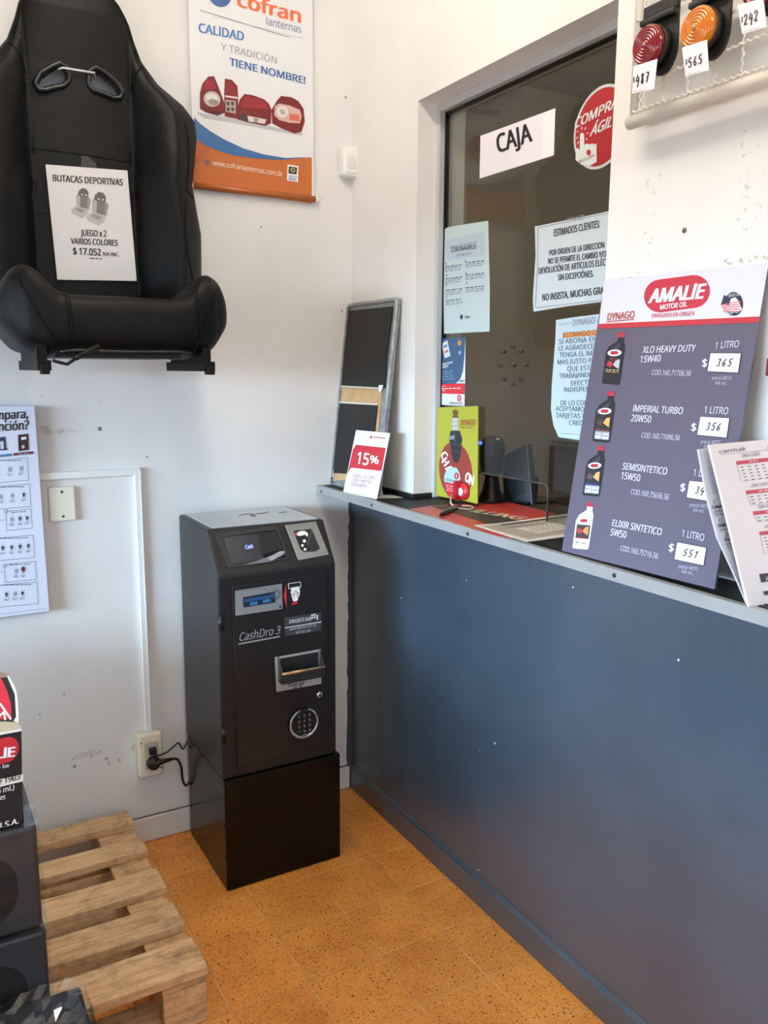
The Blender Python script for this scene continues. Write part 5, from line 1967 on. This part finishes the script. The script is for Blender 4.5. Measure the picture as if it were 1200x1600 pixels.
def bottle(ox, oy, sc, kind, shx):
    """oil bottle drawn upright in pixels: (ox, oy) bottom left, sc scale, shx slant"""
    def q(x, y):
        return (ox + (x + shx * y) * sc, oy - y * sc + 0.09 * x * sc)
    body = '#1f2026' if kind != 'w' else '#d2d6e2'
    pr.poly([q(0, 2), q(2, 0), q(26, 0), q(28, 3), q(29, 60), q(26, 68), q(26, 74), q(16, 74), q(16, 68), q(4, 58), q(0, 48)], body, 2)
    pr.poly([q(15, 74), q(26, 74), q(26, 81), q(15, 81)], '#ad2c38', 3)
    if kind != 'w':
        pr.poly([q(8, 52), q(14, 60), q(22, 66), q(20, 56), q(12, 50)], '#3a3c46', 3)
    pr.ell(q(14, 49), (11 * sc, -.5), (0, 5.2 * sc), '#d9d5dc', 3, 20)
    pr.poly(capsule(q(14, 49), (3.4 * sc, 0), (0, 2.8 * sc), 8), '#aa2a3b', 4)
    lc = {'k': '#15151a', 'o': '#2a2427', 'b': '#2c2a34', 'w': '#3a3434'}[kind]
    pr.poly([q(3, 18), q(26, 18), q(26, 42), q(3, 42)], lc, 3)
    pr.poly([q(14, 30), q(24, 24), q(24, 40), q(18, 38)], {'k': '#b9b4b4', 'o': '#d6a35e', 'b': '#d2a66a', 'w': '#d08a50'}[kind], 4)
    pr.poly([q(4, 28), q(12, 26), q(14, 34), q(6, 36)], {'k': '#b0303a', 'o': '#4d3c38', 'b': '#5a4a44', 'w': '#b03a40'}[kind], 4)
    if kind == 'k':
        pr.text('XLO', q(8, 37), q(20, 37), q(8, 41), '#a05058', 0.01, 5)
        pr.greek(q(4, 22), q(24, 22), 1.6, '#c9b78a', 4)
        pr.greek(q(4, 19), q(24, 19), 1.2, '#c2a06a', 4)
    else:
        pr.poly([q(3, 4), q(26, 4), q(26, 17), q(3, 17)], {'o': '#9a98a6', 'b': '#a7a9c4', 'w': '#dcdfe8'}[kind], 3)
        pr.poly([q(4, 5), q(13, 5), q(13, 14), q(4, 14)], '#ccced8', 4)
        pr.poly([q(16, 5), q(25, 5), q(25, 14), q(16, 14)], '#ccced8', 4)
        pr.greek(q(5, 11), q(12, 11), 1.6, '#55586a', 5)
        pr.greek(q(17, 10), q(24, 10), 1.4, '#55586a', 5)
        pr.greek(q(4, 19), q(25, 19), 1.4, {'o': '#a5484a', 'b': '#3c4f9a', 'w': '#c2333f'}[kind], 5)


bottle(943.5, 600, 1.0, 'k', 0.125)
bottle(928.5, 690, 0.98, 'o', 0.125)
bottle(913, 774, 0.96, 'b', 0.13)
bottle(897.5, 857, 0.90, 'w', 0.13)
pr.build(ob)

# ================================================================== FLYERS AT THE RIGHT END
def flyer_plane(x, y0_, y1_, z1_):
    return plane3((x, y0_, TOPZ), (x + 1, y0_, TOPZ), (x, y1_, z1_))


F1 = flyer_plane(-0.131, -1.641, -1.588, 1.356)
s_, pr = sheet('price_list_stack', 'pink tinted price list sheets with red table headings propped at the counter right end', 'price list', F1, [(1106.5, 695), (1262, 681), (1318, 925), (1169, 949)], '#dccfcd', thick=0.004, off=-0.002)
pr.text('carmak', (1122, 709), (1164, 704), (1121, 703), '#4a3d3d', 0.004)
pr.line((1124, 711), (1230, 700), 0.6, '#8d7d7c')
pr.text('LISTA', (1198, 702), (1225, 699), (1197, 697), '#4a3d3d', 0.01)
secs = [(1148, 713.5, 719.5, 5, 33), (1163, 760, 765.5, 3, 24), (1174, 793, 798, 2, 18), (1184, 824, 829.5, 6, 36)]
for i, (x, yh, yb_, nrw, hh) in enumerate(secs):
    pr.text(('LINEA CLÁSICA', 'LINEA CLÁSICA P', 'LINEA CONFORT', 'LINEA PLUS')[i], (x + 9, yh + 1.5), (x + 38, yh - 2.0), (x + 8, yh - 3.5), '#5a4a4a', 0.004)
    pr.poly([(x, yb_ + 1.5), (x + 84, yb_ - 8), (x + 86, yb_ - 2.5), (x + 1.5, yb_ + 7)], '#b93846', 2)
    pr.greek((x + 20, yb_ + 2), (x + 34, yb_ + .5), 1.4, '#e6c9cb', 3)
    for rw in range(nrw):
        for cc in range(7):
            xx, yy = x + 7 + cc * 11 + rw * 1.6, yb_ + 11 - cc * 1.2 + rw * 5
            pr.line((xx, yy), (xx + 4.5, yy - .5), 1.4, '#6f5f5f', 2)
    pr.frame([(x + 1.5, yb_ + 7), (x + 86, yb_ - 2.5), (x + 92, yb_ + hh - 10), (x + 8, yb_ + hh)], 0.6, '#c98c92', 1)
pr.poly([(1184, 897), (1250, 889), (1254, 900), (1187.5, 910)], '#26242a', 2)
pr.text('¡Anotá', (1194, 906), (1216, 903), (1193, 900.5), '#dcd0cf', 0.01, 3)
pr.poly([(1190, 924), (1250, 915), (1252, 921), (1192.5, 930)], '#26242a', 2)
pr.build(s_)
F2 = flyer_plane(-0.14, -1.628, -1.573, 1.349)
s_, pr = sheet('hygiene_leaflet_stack', 'pale bluish leaflets with hygiene tips standing behind the pink price lists', 'leaflet', F2, [(1090, 702), (1112, 699), (1250, 690), (1290, 925), (1166, 943), (1150, 905), (1120, 840), (1103, 775)], '#c8cad2', thick=0.003, off=-0.0015)
for i, (x, y, a_, b__, c__) in enumerate(((1112, 795, 'Lávese la', 'jabón o alcohol', 'En cualquier'), (1121, 824, 'Evite toser', 'y la boca con', ''), (1131, 846, 'Evite el c', 'personas que', 'o tome m'), (1145, 875, 'Al toser', 'boca y nariz', 'cubra con'))):
    pr.ell((x + 3, y - 11), (2.4, 0), (0, 3.6), '#6a6a74', 1, 12)
    pr.ell((x + 3, y - 11), (1.4, 0), (0, 2.4), '#c8cad2', 2, 12)
    pr.text(a_, (x, y), (x + 26, y - 3), (x - .6, y - 5.5), '#25242a', 0.02)
    pr.text(b__, (x + 2, y + 6), (x + 30, y + 3), (x + 1.5, y + 1.5), '#55555e', 0)
    if c__:
        pr.text(c__, (x + 4, y + 11.5), (x + 30, y + 8.5), (x + 3.5, y + 7), '#55555e', 0)
pr.poly([(1103, 730), (1118, 728), (1132, 768), (1112, 772)], '#b3b9c6', 1)
pr.build(s_)
# easel that props both stacks
mb = MB()
mb.prism([(-0.05, -1.615, TOPZ + 0.0005), (-0.05, -1.565, TOPZ + 0.0005), (-0.05, -1.575, 1.29)], (0.004, 0, 0), M_CLEARG)
mb.prism([(-0.015, -1.615, TOPZ + 0.0005), (-0.015, -1.565, TOPZ + 0.0005), (-0.015, -1.575, 1.29)], (0.004, 0, 0), M_CLEARG)
o = mb.build('leaflet_easel')
tag(o, 'clear plastic prop behind the propped leaflets on the counter', 'leaflet prop')
mb = MB()
# dark red carton further along the wall, only its edge in view
mb.box((-0.026, -1.64, 1.470), (-0.0015, -1.562, 1.500), C('#6e1f2a', 0.5), bevel=0.002)
o = mb.build('red_plaque')
tag(o, 'small dark red plaque on the wall at the right edge behind the price board', 'plaque')

# ================================================================== WIRE RACK AND LAMPS
rk = thing('wire_rack', 'white crimped wire display rack on the upper right wall', 'rack', (-0.04, -1.5, 1.94))
M_RACK = C('#ded9cc', 0.45)
RX = -0.040
mb = MB()
mb.tube([(RX, -1.232, 1.948), (RX, -1.9, 1.948)], 0.0125, M_RACK, n=14)
mb.build('frame_tube', rk)
mb = MB()
mb.tube([(RX + 0.004, -1.243, 1.948), (RX + 0.004, -1.243, 2.6)], 0.0105, M_RACK, n=14)
mb.build('frame_tube', rk)
for zz in (2.3, 1.962):
    mb = MB()
    mb.tube([(RX, -1.25, zz), (0.0, -1.25, zz)], 0.005, M_RACK, n=8)
    mb.build('standoff', rk)
mb = MB()
mb.tube([(RX, -1.89, 1.955), (0.0, -1.89, 1.955)], 0.005, M_RACK, n=8)
mb.build('standoff', rk)


def crimp(a, b, pitch=0.0145, amp=0.0022, axis=(1, 0, 0)):
    a, b = Vector(a), Vector(b)
    n = max(4, int((b - a).length / pitch * 4))
    ax = Vector(axis)
    d = (b - a).normalized()
    side = d.cross(ax)
    pts = []
    for i in range(n + 1):
        ph = i * PI / 2
        pts.append(a + (b - a) * i / n + side * amp * math.sin(ph) + ax * 0.0008 * math.cos(ph))
    return pts


for y in (-1.262, -1.318, -1.374, -1.430, -1.486, -1.542, -1.598, -1.654, -1.71, -1.766, -1.822):
    mb = MB()
    mb.tube(crimp((RX - 0.004, y, 1.955), (RX - 0.004, y, 2.58)), 0.0022, M_RACK, n=6)
    mb.build('wire', rk)
for z in (1.963, 2.012, 2.068, 2.124, 2.180, 2.236, 2.292, 2.348, 2.404, 2.46):
    mb = MB()
    mb.tube(crimp((RX - 0.007, -1.245, z), (RX - 0.007, -1.88, z)), 0.0022, M_RACK, n=6)
    mb.build('wire', rk)


def side_lamp(y, z, lens_hex, label):
    t = thing('side_lamp', label, 'lamp', (RX - 0.03, y, z - 0.05), 'vehicle side lamps on the wire rack')
    mb = MB()
    bm = C('#141414', 0.45)
    # rubber flap: plate rounded at the bottom, folded strap at the top
    pts = [(y + 0.031, z + 0.058), (y - 0.043, z + 0.058)]
    cc = (y - 0.012, z - 0.006)
    for k in range(13):
        a_ = PI * k / 12
        pts.append((cc[0] - 0.032 * math.cos(a_), cc[1] - 0.044 * math.sin(a_)))
    mb.prism([(RX - 0.011, yy, zz) for yy, zz in pts], (-0.006, 0, 0), bm)
    mb.build('rubber_flap', t)
    mb = MB()
    mb.box((RX - 0.010, y - 0.044, z + 0.042), (RX - 0.030, y + 0.036, z + 0.054), bm, bevel=0.004)
    mb.box((RX - 0.010, y - 0.044, z + 0.054), (RX - 0.022, y + 0.036, z + 0.078), bm, bevel=0.004)
    mb.build('mounting_strap', t)
    mb = MB()
    c_ = Vector((RX - 0.017, y, z))
    mb.lathe(c_, (-1, 0, 0), [(0.035, 0), (0.036, 0.014), (0.033, 0.017)], bm, n=36)
    mb.build('housing', t)
    m, nt, b = new_mat('lamp_lens_' + lens_hex.strip('#'))
    b.inputs['Base Color'].default_value = lin(lens_hex)
    b.inputs['Roughness'].default_value = 0.12
    b.inputs['Coat Weight'].default_value = 0.6
    mb = MB()
    prof_ = [(0.034, 0.0165), (0.034, 0.026)]
    for q in range(6):
        r1 = 0.032 - q * 0.005
        prof_ += [(r1, 0.0270 + q * 0.0006), (r1 - 0.0012, 0.0308 + q * 0.0006), (r1 - 0.0034, 0.0308 + q * 0.0006)]
    mb.lathe(c_, (-1, 0, 0), prof_, m, n=40)
    ln = mb.build('lens', t)
    mb = MB()
    mb.lathe(c_ + Vector((-0.0338, 0, 0)), (-1, 0, 0), [(0.0032, 0), (0.0026, 0.0015)], C('#b9b0a4', 0.3, 0.5), n=12)
    mb.build('screw', ln)
    return t


def at_x(px, x):
    return right(x).P(px)


q = at_x((1010, 70), RX - 0.045)
side_lamp(q.y, q.z, '#7c0a1a', 'round deep red side lamp on a black bracket, first on the rack')
q = at_x((1088, 43), RX - 0.045)
side_lamp(q.y, q.z, '#cf7406', 'round amber orange side lamp hanging on the wire rack')
q = at_x((1186, -30), RX - 0.045)
side_lamp(q.y, q.z, '#6c0816', 'dark red side lamp at the top right corner of the picture')
TG = right(RX - 0.052)
for pts, num, a_, b_, h_, lab in (
        ([(990, 104), (1027.5, 92), (1022.5, 139), (988, 146.5)], '487', (994, 134), (1016, 127), (995, 118), 'white price tag 487 below the first red lamp'),
        ([(1066, 74.5), (1105, 62), (1108, 110), (1071.5, 120)], '565', (1076, 106), (1100, 98), (1076, 92), 'white price tag 565 below the amber lamp'),
        ([(1153, 8), (1193, -3), (1198.5, 42), (1160, 53.5)], '242', (1163, 40), (1187, 31), (1163, 24), 'white price tag 242 at the top right corner')):
    s_, pr = sheet('price_tag', lab, 'price tag', TG, pts, '#ebe9f0', thick=0.0008)
    pr.hand(num, a_, b_, h_, 1.7)
    pr.hand('$', (a_[0] - 4.5, a_[1] - 4), (a_[0] - 0.2, a_[1] - 5.4), (a_[0] - 4.1, a_[1] - 12.5), 0.9)
    pr.greek((pts[3][0] + 3, pts[3][1] - 3.5), (pts[2][0] - 12, pts[2][1] + 1), 1.0, '#b9b7c0')
    pr.build(s_)

# wall plug hole on the right wall
mb = MB()
p = right(0).P((1070, 360))
mb.lathe(p + Vector((-0.0015, 0, 0)), (1, 0, 0), [(0.005, 0), (0.0045, 0.0014)], C('#6f655a', 0.8), n=12)
mb.build('plug_hole', wall_right)
for px, r_ in (((408, 355), .003), ((229, 714), .003), ((100, 1085), .003), ((62, 1116), .003), ((116, 1197), .005), ((166, 1185), .004), ((534, 486), .003), ((155, 670), .006), ((540, 152), .004), ((545, 1000), .003)):
    p = WB.P(px)
    mb = MB()
    mb.lathe(p + Vector((0, -0.0009, 0)), (0, 1, 0), [(r_, 0), (r_ * .9, 0.0008)], C('#a39c92', 0.8), n=10)
    mb.build('screw_hole', wall_back)
pr = Print(WB, 0.0004)
for pts in ([(110, 1190), (122, 1179), (132, 1177)], [(120, 1186), (136, 1178), (142, 1172)], [(132, 1176), (148, 1171)], [(146, 1182), (158, 1172), (154, 1180)], [(134, 1184), (150, 1174)]):
    pr.path(pts, 1.0, '#b5aea3')
pr.build(wall_back, 'scuff_marks')

# ================================================================== OFFICE THINGS BEHIND THE GLASS
t = thing('barcode_scanner', 'black rounded scanner with a blue light standing behind the glass', 'scanner', (0.15, -0.56, TOPZ))
SCN = Plane((0.155, 0, 0), (-1, 0, 0))
pc_ = SCN.P((764, 745))
zc = pc_.z
yc = pc_.y
mb = MB()
mk2 = C('#111214', 0.3)
mb.lathe((0.165, yc, zc + 0.005), (0, 0, 1), [(0.026, 0.0), (0.033, 0.012), (0.037, 0.05), (0.036, 0.085), (0.029, 0.104), (0.014, 0.112)], mk2, n=28)
mb.build('head', t)
mb = MB()
mb.lathe((0.165, yc, TOPZ), (0, 0, 1), [(0.040, 0), (0.038, 0.012), (0.027, 0.035), (0.020, 0.07), (0.022, 0.11), (0.026, zc + 0.006 - TOPZ)], mk2, n=28)
mb.build('stand', t)
mb = MB()
lp_ = SCN.P((759, 699))
mb.box((0.125, lp_.y - 0.012, zc + 0.093), (0.14, lp_.y + 0.010, zc + 0.101), emit('blue_led', (0.08, 0.16, 1.0), 3.0))
mb.build('indicator_light', t)
# inner shelf is the counter slab; monitor stands on it turned to the clerk
t = thing('computer_monitor', 'back of a black computer monitor behind the glass', 'monitor', (0.27, -0.60, 1.094))
MP = plane3((0.215, -0.50, 1.1), (0.30, -0.75, 1.1), (0.215, -0.50, 1.4))
mb = MB()
mb.prism([MP.P(p) for p in ((783, 714), (824, 693), (833, 795), (787, 785))], -MP.n * 0.03, C('#2c2f36', 0.4))
mb.build('housing', t, 0.004)
for k in range(7):
    b_ = MB()
    a0 = MP.P((797 + k * .6, 752 + k * 4.5), 0.0005)
    a1 = MP.P((817 + k * .4, 740 + k * 4.5), 0.0005)
    b_.tube([a0, a1], 0.0014, C('#15171a', 0.5), n=6)
    b_.build('vent_slot', t)
mb = MB()
q0 = MP.P((808, 790), -0.02)
mb.box((q0.x - 0.02, q0.y - 0.05, 1.0942), (q0.x + 0.1, q0.y + 0.05, 1.102), C('#17181a', 0.4), bevel=0.002)
mb.box((q0.x + 0.018, q0.y - 0.02, 1.10), (q0.x + 0.045, q0.y + 0.02, 1.17), C('#17181a', 0.4))
mb.build('foot', t)
t = thing('office_cabinet', 'brown grey low office cabinet standing behind the glass', 'cabinet', (1.6, -0.3, 0))
mb = MB()
mb.box((1.35, -0.25, 0.001), (1.85, 0.55, 1.16), M_OFFD, bevel=0.004)
mb.build('carcass', t)
for k in range(2):
    mb = MB()
    mb.box((1.332, -0.24 + k * 0.4, 0.08), (1.349, 0.14 + k * 0.4, 1.14), M_OFFD, bevel=0.003)
    mb.build('door', t)

# ================================================================== PALLET
pt = thing('wooden_pallet', 'worn pale wooden pallet with five top boards on the tiles by the wall', 'pallet', (-1.39, -0.45, 0))
ZT = 0.144
bd = [((200, 1267), (210, 1285)), ((221, 1307), (231, 1327)), ((245, 1355), (261, 1385)), ((272, 1408), (287, 1444)), ((303, 1463), (323, 1510))]
PLV = level(ZT)
r = random.Random(5)
for a_, b_ in bd:
    pa_, pb_ = PLV.P(a_), PLV.P(b_)
    xr = max(pa_.x, pb_.x) + r.uniform(-0.003, 0.002)
    ya_, yb_ = pa_.y, pb_.y
    mb = MB()
    mb.prism([(xr - 0.004, ya_, ZT - 0.022), (-1.99, ya_ + r.uniform(-.006, .006), ZT - 0.022), (-1.99, yb_ + r.uniform(-.006, .006), ZT - 0.022), (xr, yb_, ZT - 0.022)], (0, 0, 0.022 + r.uniform(-0.001, 0.002)), M_WOOD)
    mb.build('top_board', pt, 0.0025)
for x0 in (-0.90, -1.44, -1.985):
    mb = MB()
    mb.box((x0, -0.815, 0.100), (x0 + 0.100, -0.02, 0.1215), M_WOOD, bevel=0.002)
    mb.build('stringer_board', pt)
    for y0_ in (-0.815, -0.47, -0.125):
        mb = MB()
        mb.box((x0 + 0.002, y0_, 0.0225), (x0 + 0.101, y0_ + 0.1, 0.0995), M_WOOD, bevel=0.003)
        mb.build('block', pt)
for y0_ in (-0.815, -0.585, -0.425, -0.245, -0.125):
    mb = MB()
    mb.box((-1.985, y0_, 0.0005), (-0.798, y0_ + 0.1, 0.022), M_WOOD, bevel=0.002)
    mb.build('bottom_runner', pt)

# ================================================================== CARTONS
M_WRAPBOX = noisy('dark_wrapped_carton', '#2e2f33', '#3a3b3f', scale=3, rough=0.28, bump=0.25, bscale=14)
M_BOXSIDE = noisy('dark_carton', '#2b2b2e', '#343437', scale=4, rough=0.4, bump=0.12, bscale=20)
M_FILM = thin_glass('stretch_film', (0.94, 0.95, 0.96, 1), 1.38, 0.12)
M_FILM2 = thin_glass('crumpled_film', (0.92, 0.94, 0.95, 1), 2.1, 0.06)


def film_sheet(x0, x1, y, z0, z1, amp, seed, n=14, top=None):
    """crinkled stretch film hung over a box front"""
    r = random.Random(seed)
    vs_, fs_ = [], []
    for k in range(n + 1):
        for i in range(n + 1):
            f_, g_ = i / n, k / n
            vs_.append((x0 + (x1 - x0) * f_ + r.uniform(-.004, .004), y - 0.002 - amp * r.random(), z0 + (z1 - z0) * g_))
    for k in range(n):
        for i in range(n):
            a_ = k * (n + 1) + i
            fs_.append([a_, a_ + 1, a_ + n + 2, a_ + n + 1])
    return vs_, fs_


# lower wrapped boxes: (x right, x left, y front, depth, z0, z1, label)
def wrapped_box(xr, xl, yf, dep, z0, z1, label, film):
    t = thing('wrapped_carton', label, 'carton', ((xr + xl) / 2, yf + dep / 2, z0), 'stretch wrapped dark cartons')
    mb = MB()
    mb.box((xl, yf, z0), (xr, yf + dep, z1), M_BOXSIDE, bevel=0.008, seg=2)
    bx_ = mb.build('box', t)
    # big round dark print on the front
    mb = MB()
    cxm = xr - 0.165
    n = 36
    pts = []
    for k in range(n):
        a_ = 2 * PI * k / n
        px_, pz_ = 0.125 * math.copysign(abs(math.cos(a_)) ** .75, math.cos(a_)), (z1 - z0) * 0.37 * math.copysign(abs(math.sin(a_)) ** .75, math.sin(a_))
        pts.append((cxm + px_, yf - 0.0006, (z0 + z1) / 2 - 0.008 + pz_))
    mb.prism(pts, (0, 0.0006, 0), C('#0f0e0d', 0.5))
    mb.build('round_print', bx_)
    if film:
        v_, f_ = film_sheet(xl, xr + 0.006, yf, z0 + 0.001, z1 + 0.004, 0.010, int(z0 * 1000) + 3)
        mb = MB()
        mb.raw(v_, f_, M_FILM, True)
        # film folded over the top edge
        r = random.Random(9)
        n = 16
        v2, f2 = [], []
        for k in range(4):
            for i in range(n + 1):
                v2.append((xl + (xr + 0.006 - xl) * i / n, yf - 0.004 + k * 0.03 - 0.006 * r.random(), z1 + 0.001 + 0.005 * r.random()))
        for k in range(3):
            for i in range(n):
                a_ = k * (n + 1) + i
                f2.append([a_, a_ + 1, a_ + n + 2, a_ + n + 1])
        mb.raw(v2, f2, M_FILM2, False)
        # film at the right corner
        v3, f3 = [], []
        for k in range(7):
            for i in range(5):
                v3.append((xr + 0.003 + 0.007 * r.random(), yf + i * 0.06, z0 + (z1 - z0) * k / 6))
        for k in range(6):
            for i in range(4):
                a_ = k * 5 + i
                f3.append([a_, a_ + 1, a_ + 6, a_ + 5])
        mb.raw(v3, f3, M_FILM, True)
        mb.build('stretch_film', t)
    return t


YB = -0.86
wrapped_box(-1.132, -1.53, YB, 0.40, 0.1475, 0.378, 'dark stretch wrapped carton on the pallet, under another dark carton', True)
wrapped_box(-1.137, -1.53, YB, 0.40, 0.388, 0.605, 'dark carton with round black print, right under the printed oil carton', True)
for k, (z0, z1) in enumerate(((0.1475, 0.378), (0.388, 0.605), (0.615, 0.83))):  # unseen stack, added to keep low daylight off the back wall
    wrapped_box(-1.56, -1.95, YB + 0.01, 0.40, z0, z1, ('lowest', 'middle', 'top')[k] + ' dark carton of an unseen second stack added to shade the low wall', False)
t = wrapped_box(-1.078, -1.50, -1.265, 0.385, 0.002, 0.250, 'low dark stretch wrapped carton nearest the camera, before the pallet', False)
mb = MB()
r = random.Random(21)
n, m_ = 26, 22
v2, f2 = [], []
for k in range(m_ + 1):
    for i in range(n + 1):
        v2.append((-1.50 + (0.428) * i / n, -1.27 + 0.395 * k / m_, 0.252 + 0.022 * r.random() * (1 if 0 < i < n else .3)))
for k in range(m_):
    for i in range(n):
        a_ = k * (n + 1) + i
        f2.append([a_, a_ + 1, a_ + n + 2, a_ + n + 1])
mb.raw(v2, f2, M_FILM2, False)
v3, f3 = [], []
for k in range(6):
    for i in range(9):
        v3.append((-1.0745 + 0.008 * r.random(), -1.27 + 0.395 * i / 8, 0.252 - 0.245 * k / 5))
for k in range(5):
    for i in range(8):
        a_ = k * 9 + i
        f3.append([a_, a_ + 1, a_ + 10, a_ + 9])
mb.raw(v3, f3, M_FILM2, False)
mb.build('stretch_film', t)

# printed oil carton on top, open flap
OC = back(YB + 0.005)
xr = OC.P((38, 1292)).x
zb_, zt_ = 0.6125, OC.P((35, 1137)).z
t = thing('oil_carton', 'black and red printed motor oil carton with torn open flap, topmost of the stack', 'carton', (xr - 0.2, YB + 0.2, zb_))
M_KRAFT = noisy('kraft_board', '#b3a48c', '#c4b59c', scale=12, rough=0.85)
mb = MB()
xl, yb_ = xr - 0.39, YB + 0.005 + 0.3
th_ = 0.004
y0_ = YB + 0.005
mb.box((xl, y0_, zb_), (xr, y0_ + th_, zt_), M_KRAFT)
mb.box((xl, yb_ - th_, zb_), (xr, yb_, zt_), M_KRAFT)
mb.box((xl, y0_, zb_), (xl + th_, yb_, zt_), M_KRAFT)
mb.box((xr - th_, y0_, zb_), (xr, yb_, zt_), M_KRAFT)
mb.box((xl, y0_, zb_), (xr, yb_, zb_ + th_), M_KRAFT)
mb.box((xl + 0.01, y0_ + 0.01, zb_ + 0.01), (xr - 0.01, yb_ - 0.01, zt_ - 0.03), C('#2a2520', 0.8))
bx_ = mb.build('box', t)
pr = Print(OC, 0.0006)
pr.poly([(-195, 1194), (0, 1147), (33.5, 1142), (35.5, 1288), (33, 1291), (0, 1301), (-195, 1359)], '#121113', 1)
pr.poly([(-195, 1186), (0, 1138), (34, 1137), (33, 1142), (0, 1148), (-195, 1195)], '#e4e0da', 2)
pr.poly(capsule((-12, 1177), (22, -5.5), (0.5, 20)), '#bb2230', 2)
pr.text('AMALIE', (-60, 1192), (23, 1181), (-59, 1177), '#eeebea', 0.05, 3)
pr.text('Better than it has to be', (-90, 1216), (14, 1198), (-90, 1210), '#e6e3e0', 0.01, 3)
pr.poly([(-195, 1264), (0, 1217), (36, 1209), (36, 1220), (0, 1229), (-195, 1278)], '#e4e0da', 2)
pr.text('Since 1903', (-26, 1231.5), (31, 1217), (-25, 1222), '#1b1a1a', 0.02, 4)
pr.text('(946 mL)', (-20, 1244), (22, 1233), (-19.5, 1236), '#e6e3e0', 0.015, 3)
pr.text('12 bottles', (-30, 1257), (8, 1247.5), (-29.5, 1249), '#e6e3e0', 0.015, 3)
pr.text('Made in U.S.A.', (-62, 1311), (29, 1286), (-61.5, 1302), '#eeebea', 0.02, 3)
pr.mb.v = [(max(v_[0], xl + 0.002), v_[1], min(max(v_[2], zb_ + 0.002), zt_ - 0.0005)) for v_ in pr.mb.v]
pr.build(bx_)
# front flap folded up
FL = plane3((0, y0_, zt_), (1, y0_, zt_), (0, y0_ + 0.035, zt_ + 0.11))
t_fl = slab_px(FL, [(35, 1137), (28, 1131), (26, 1090), (22, 1075), (12, 1053), (-30, 1050), (-70, 1075), (-75, 1165)], -0.003, 0.0, M_KRAFT, 'flap', t)
pr = Print(FL, 0.0006)
pr.poly([(26, 1128), (24, 1092), (21, 1077), (10, 1056), (-60, 1075), (-65, 1140), (0, 1127)], '#171516', 1)
pr.poly([(18, 1123), (17, 1100), (12, 1082), (3, 1062), (0, 1060), (-30, 1066), (-40, 1080), (-40, 1130), (0, 1124)], '#d0243a', 2)
pr.poly([(21, 1126), (25, 1120), (23, 1085), (11, 1057), (14, 1056), (25, 1078), (28, 1095), (29, 1130)], '#e4e0da', 3)
pr.path([(0, 1099), (6, 1108), (17, 1124)], 3.2, '#eeebea', 3)
pr.path([(-6, 1124), (6, 1112), (8, 1125)], 3.0, '#eeebea', 3)
pr.poly([(-20, 1048), (11, 1051), (10, 1058), (-20, 1062)], '#8f7f66', 3)
pr.build(t_fl)
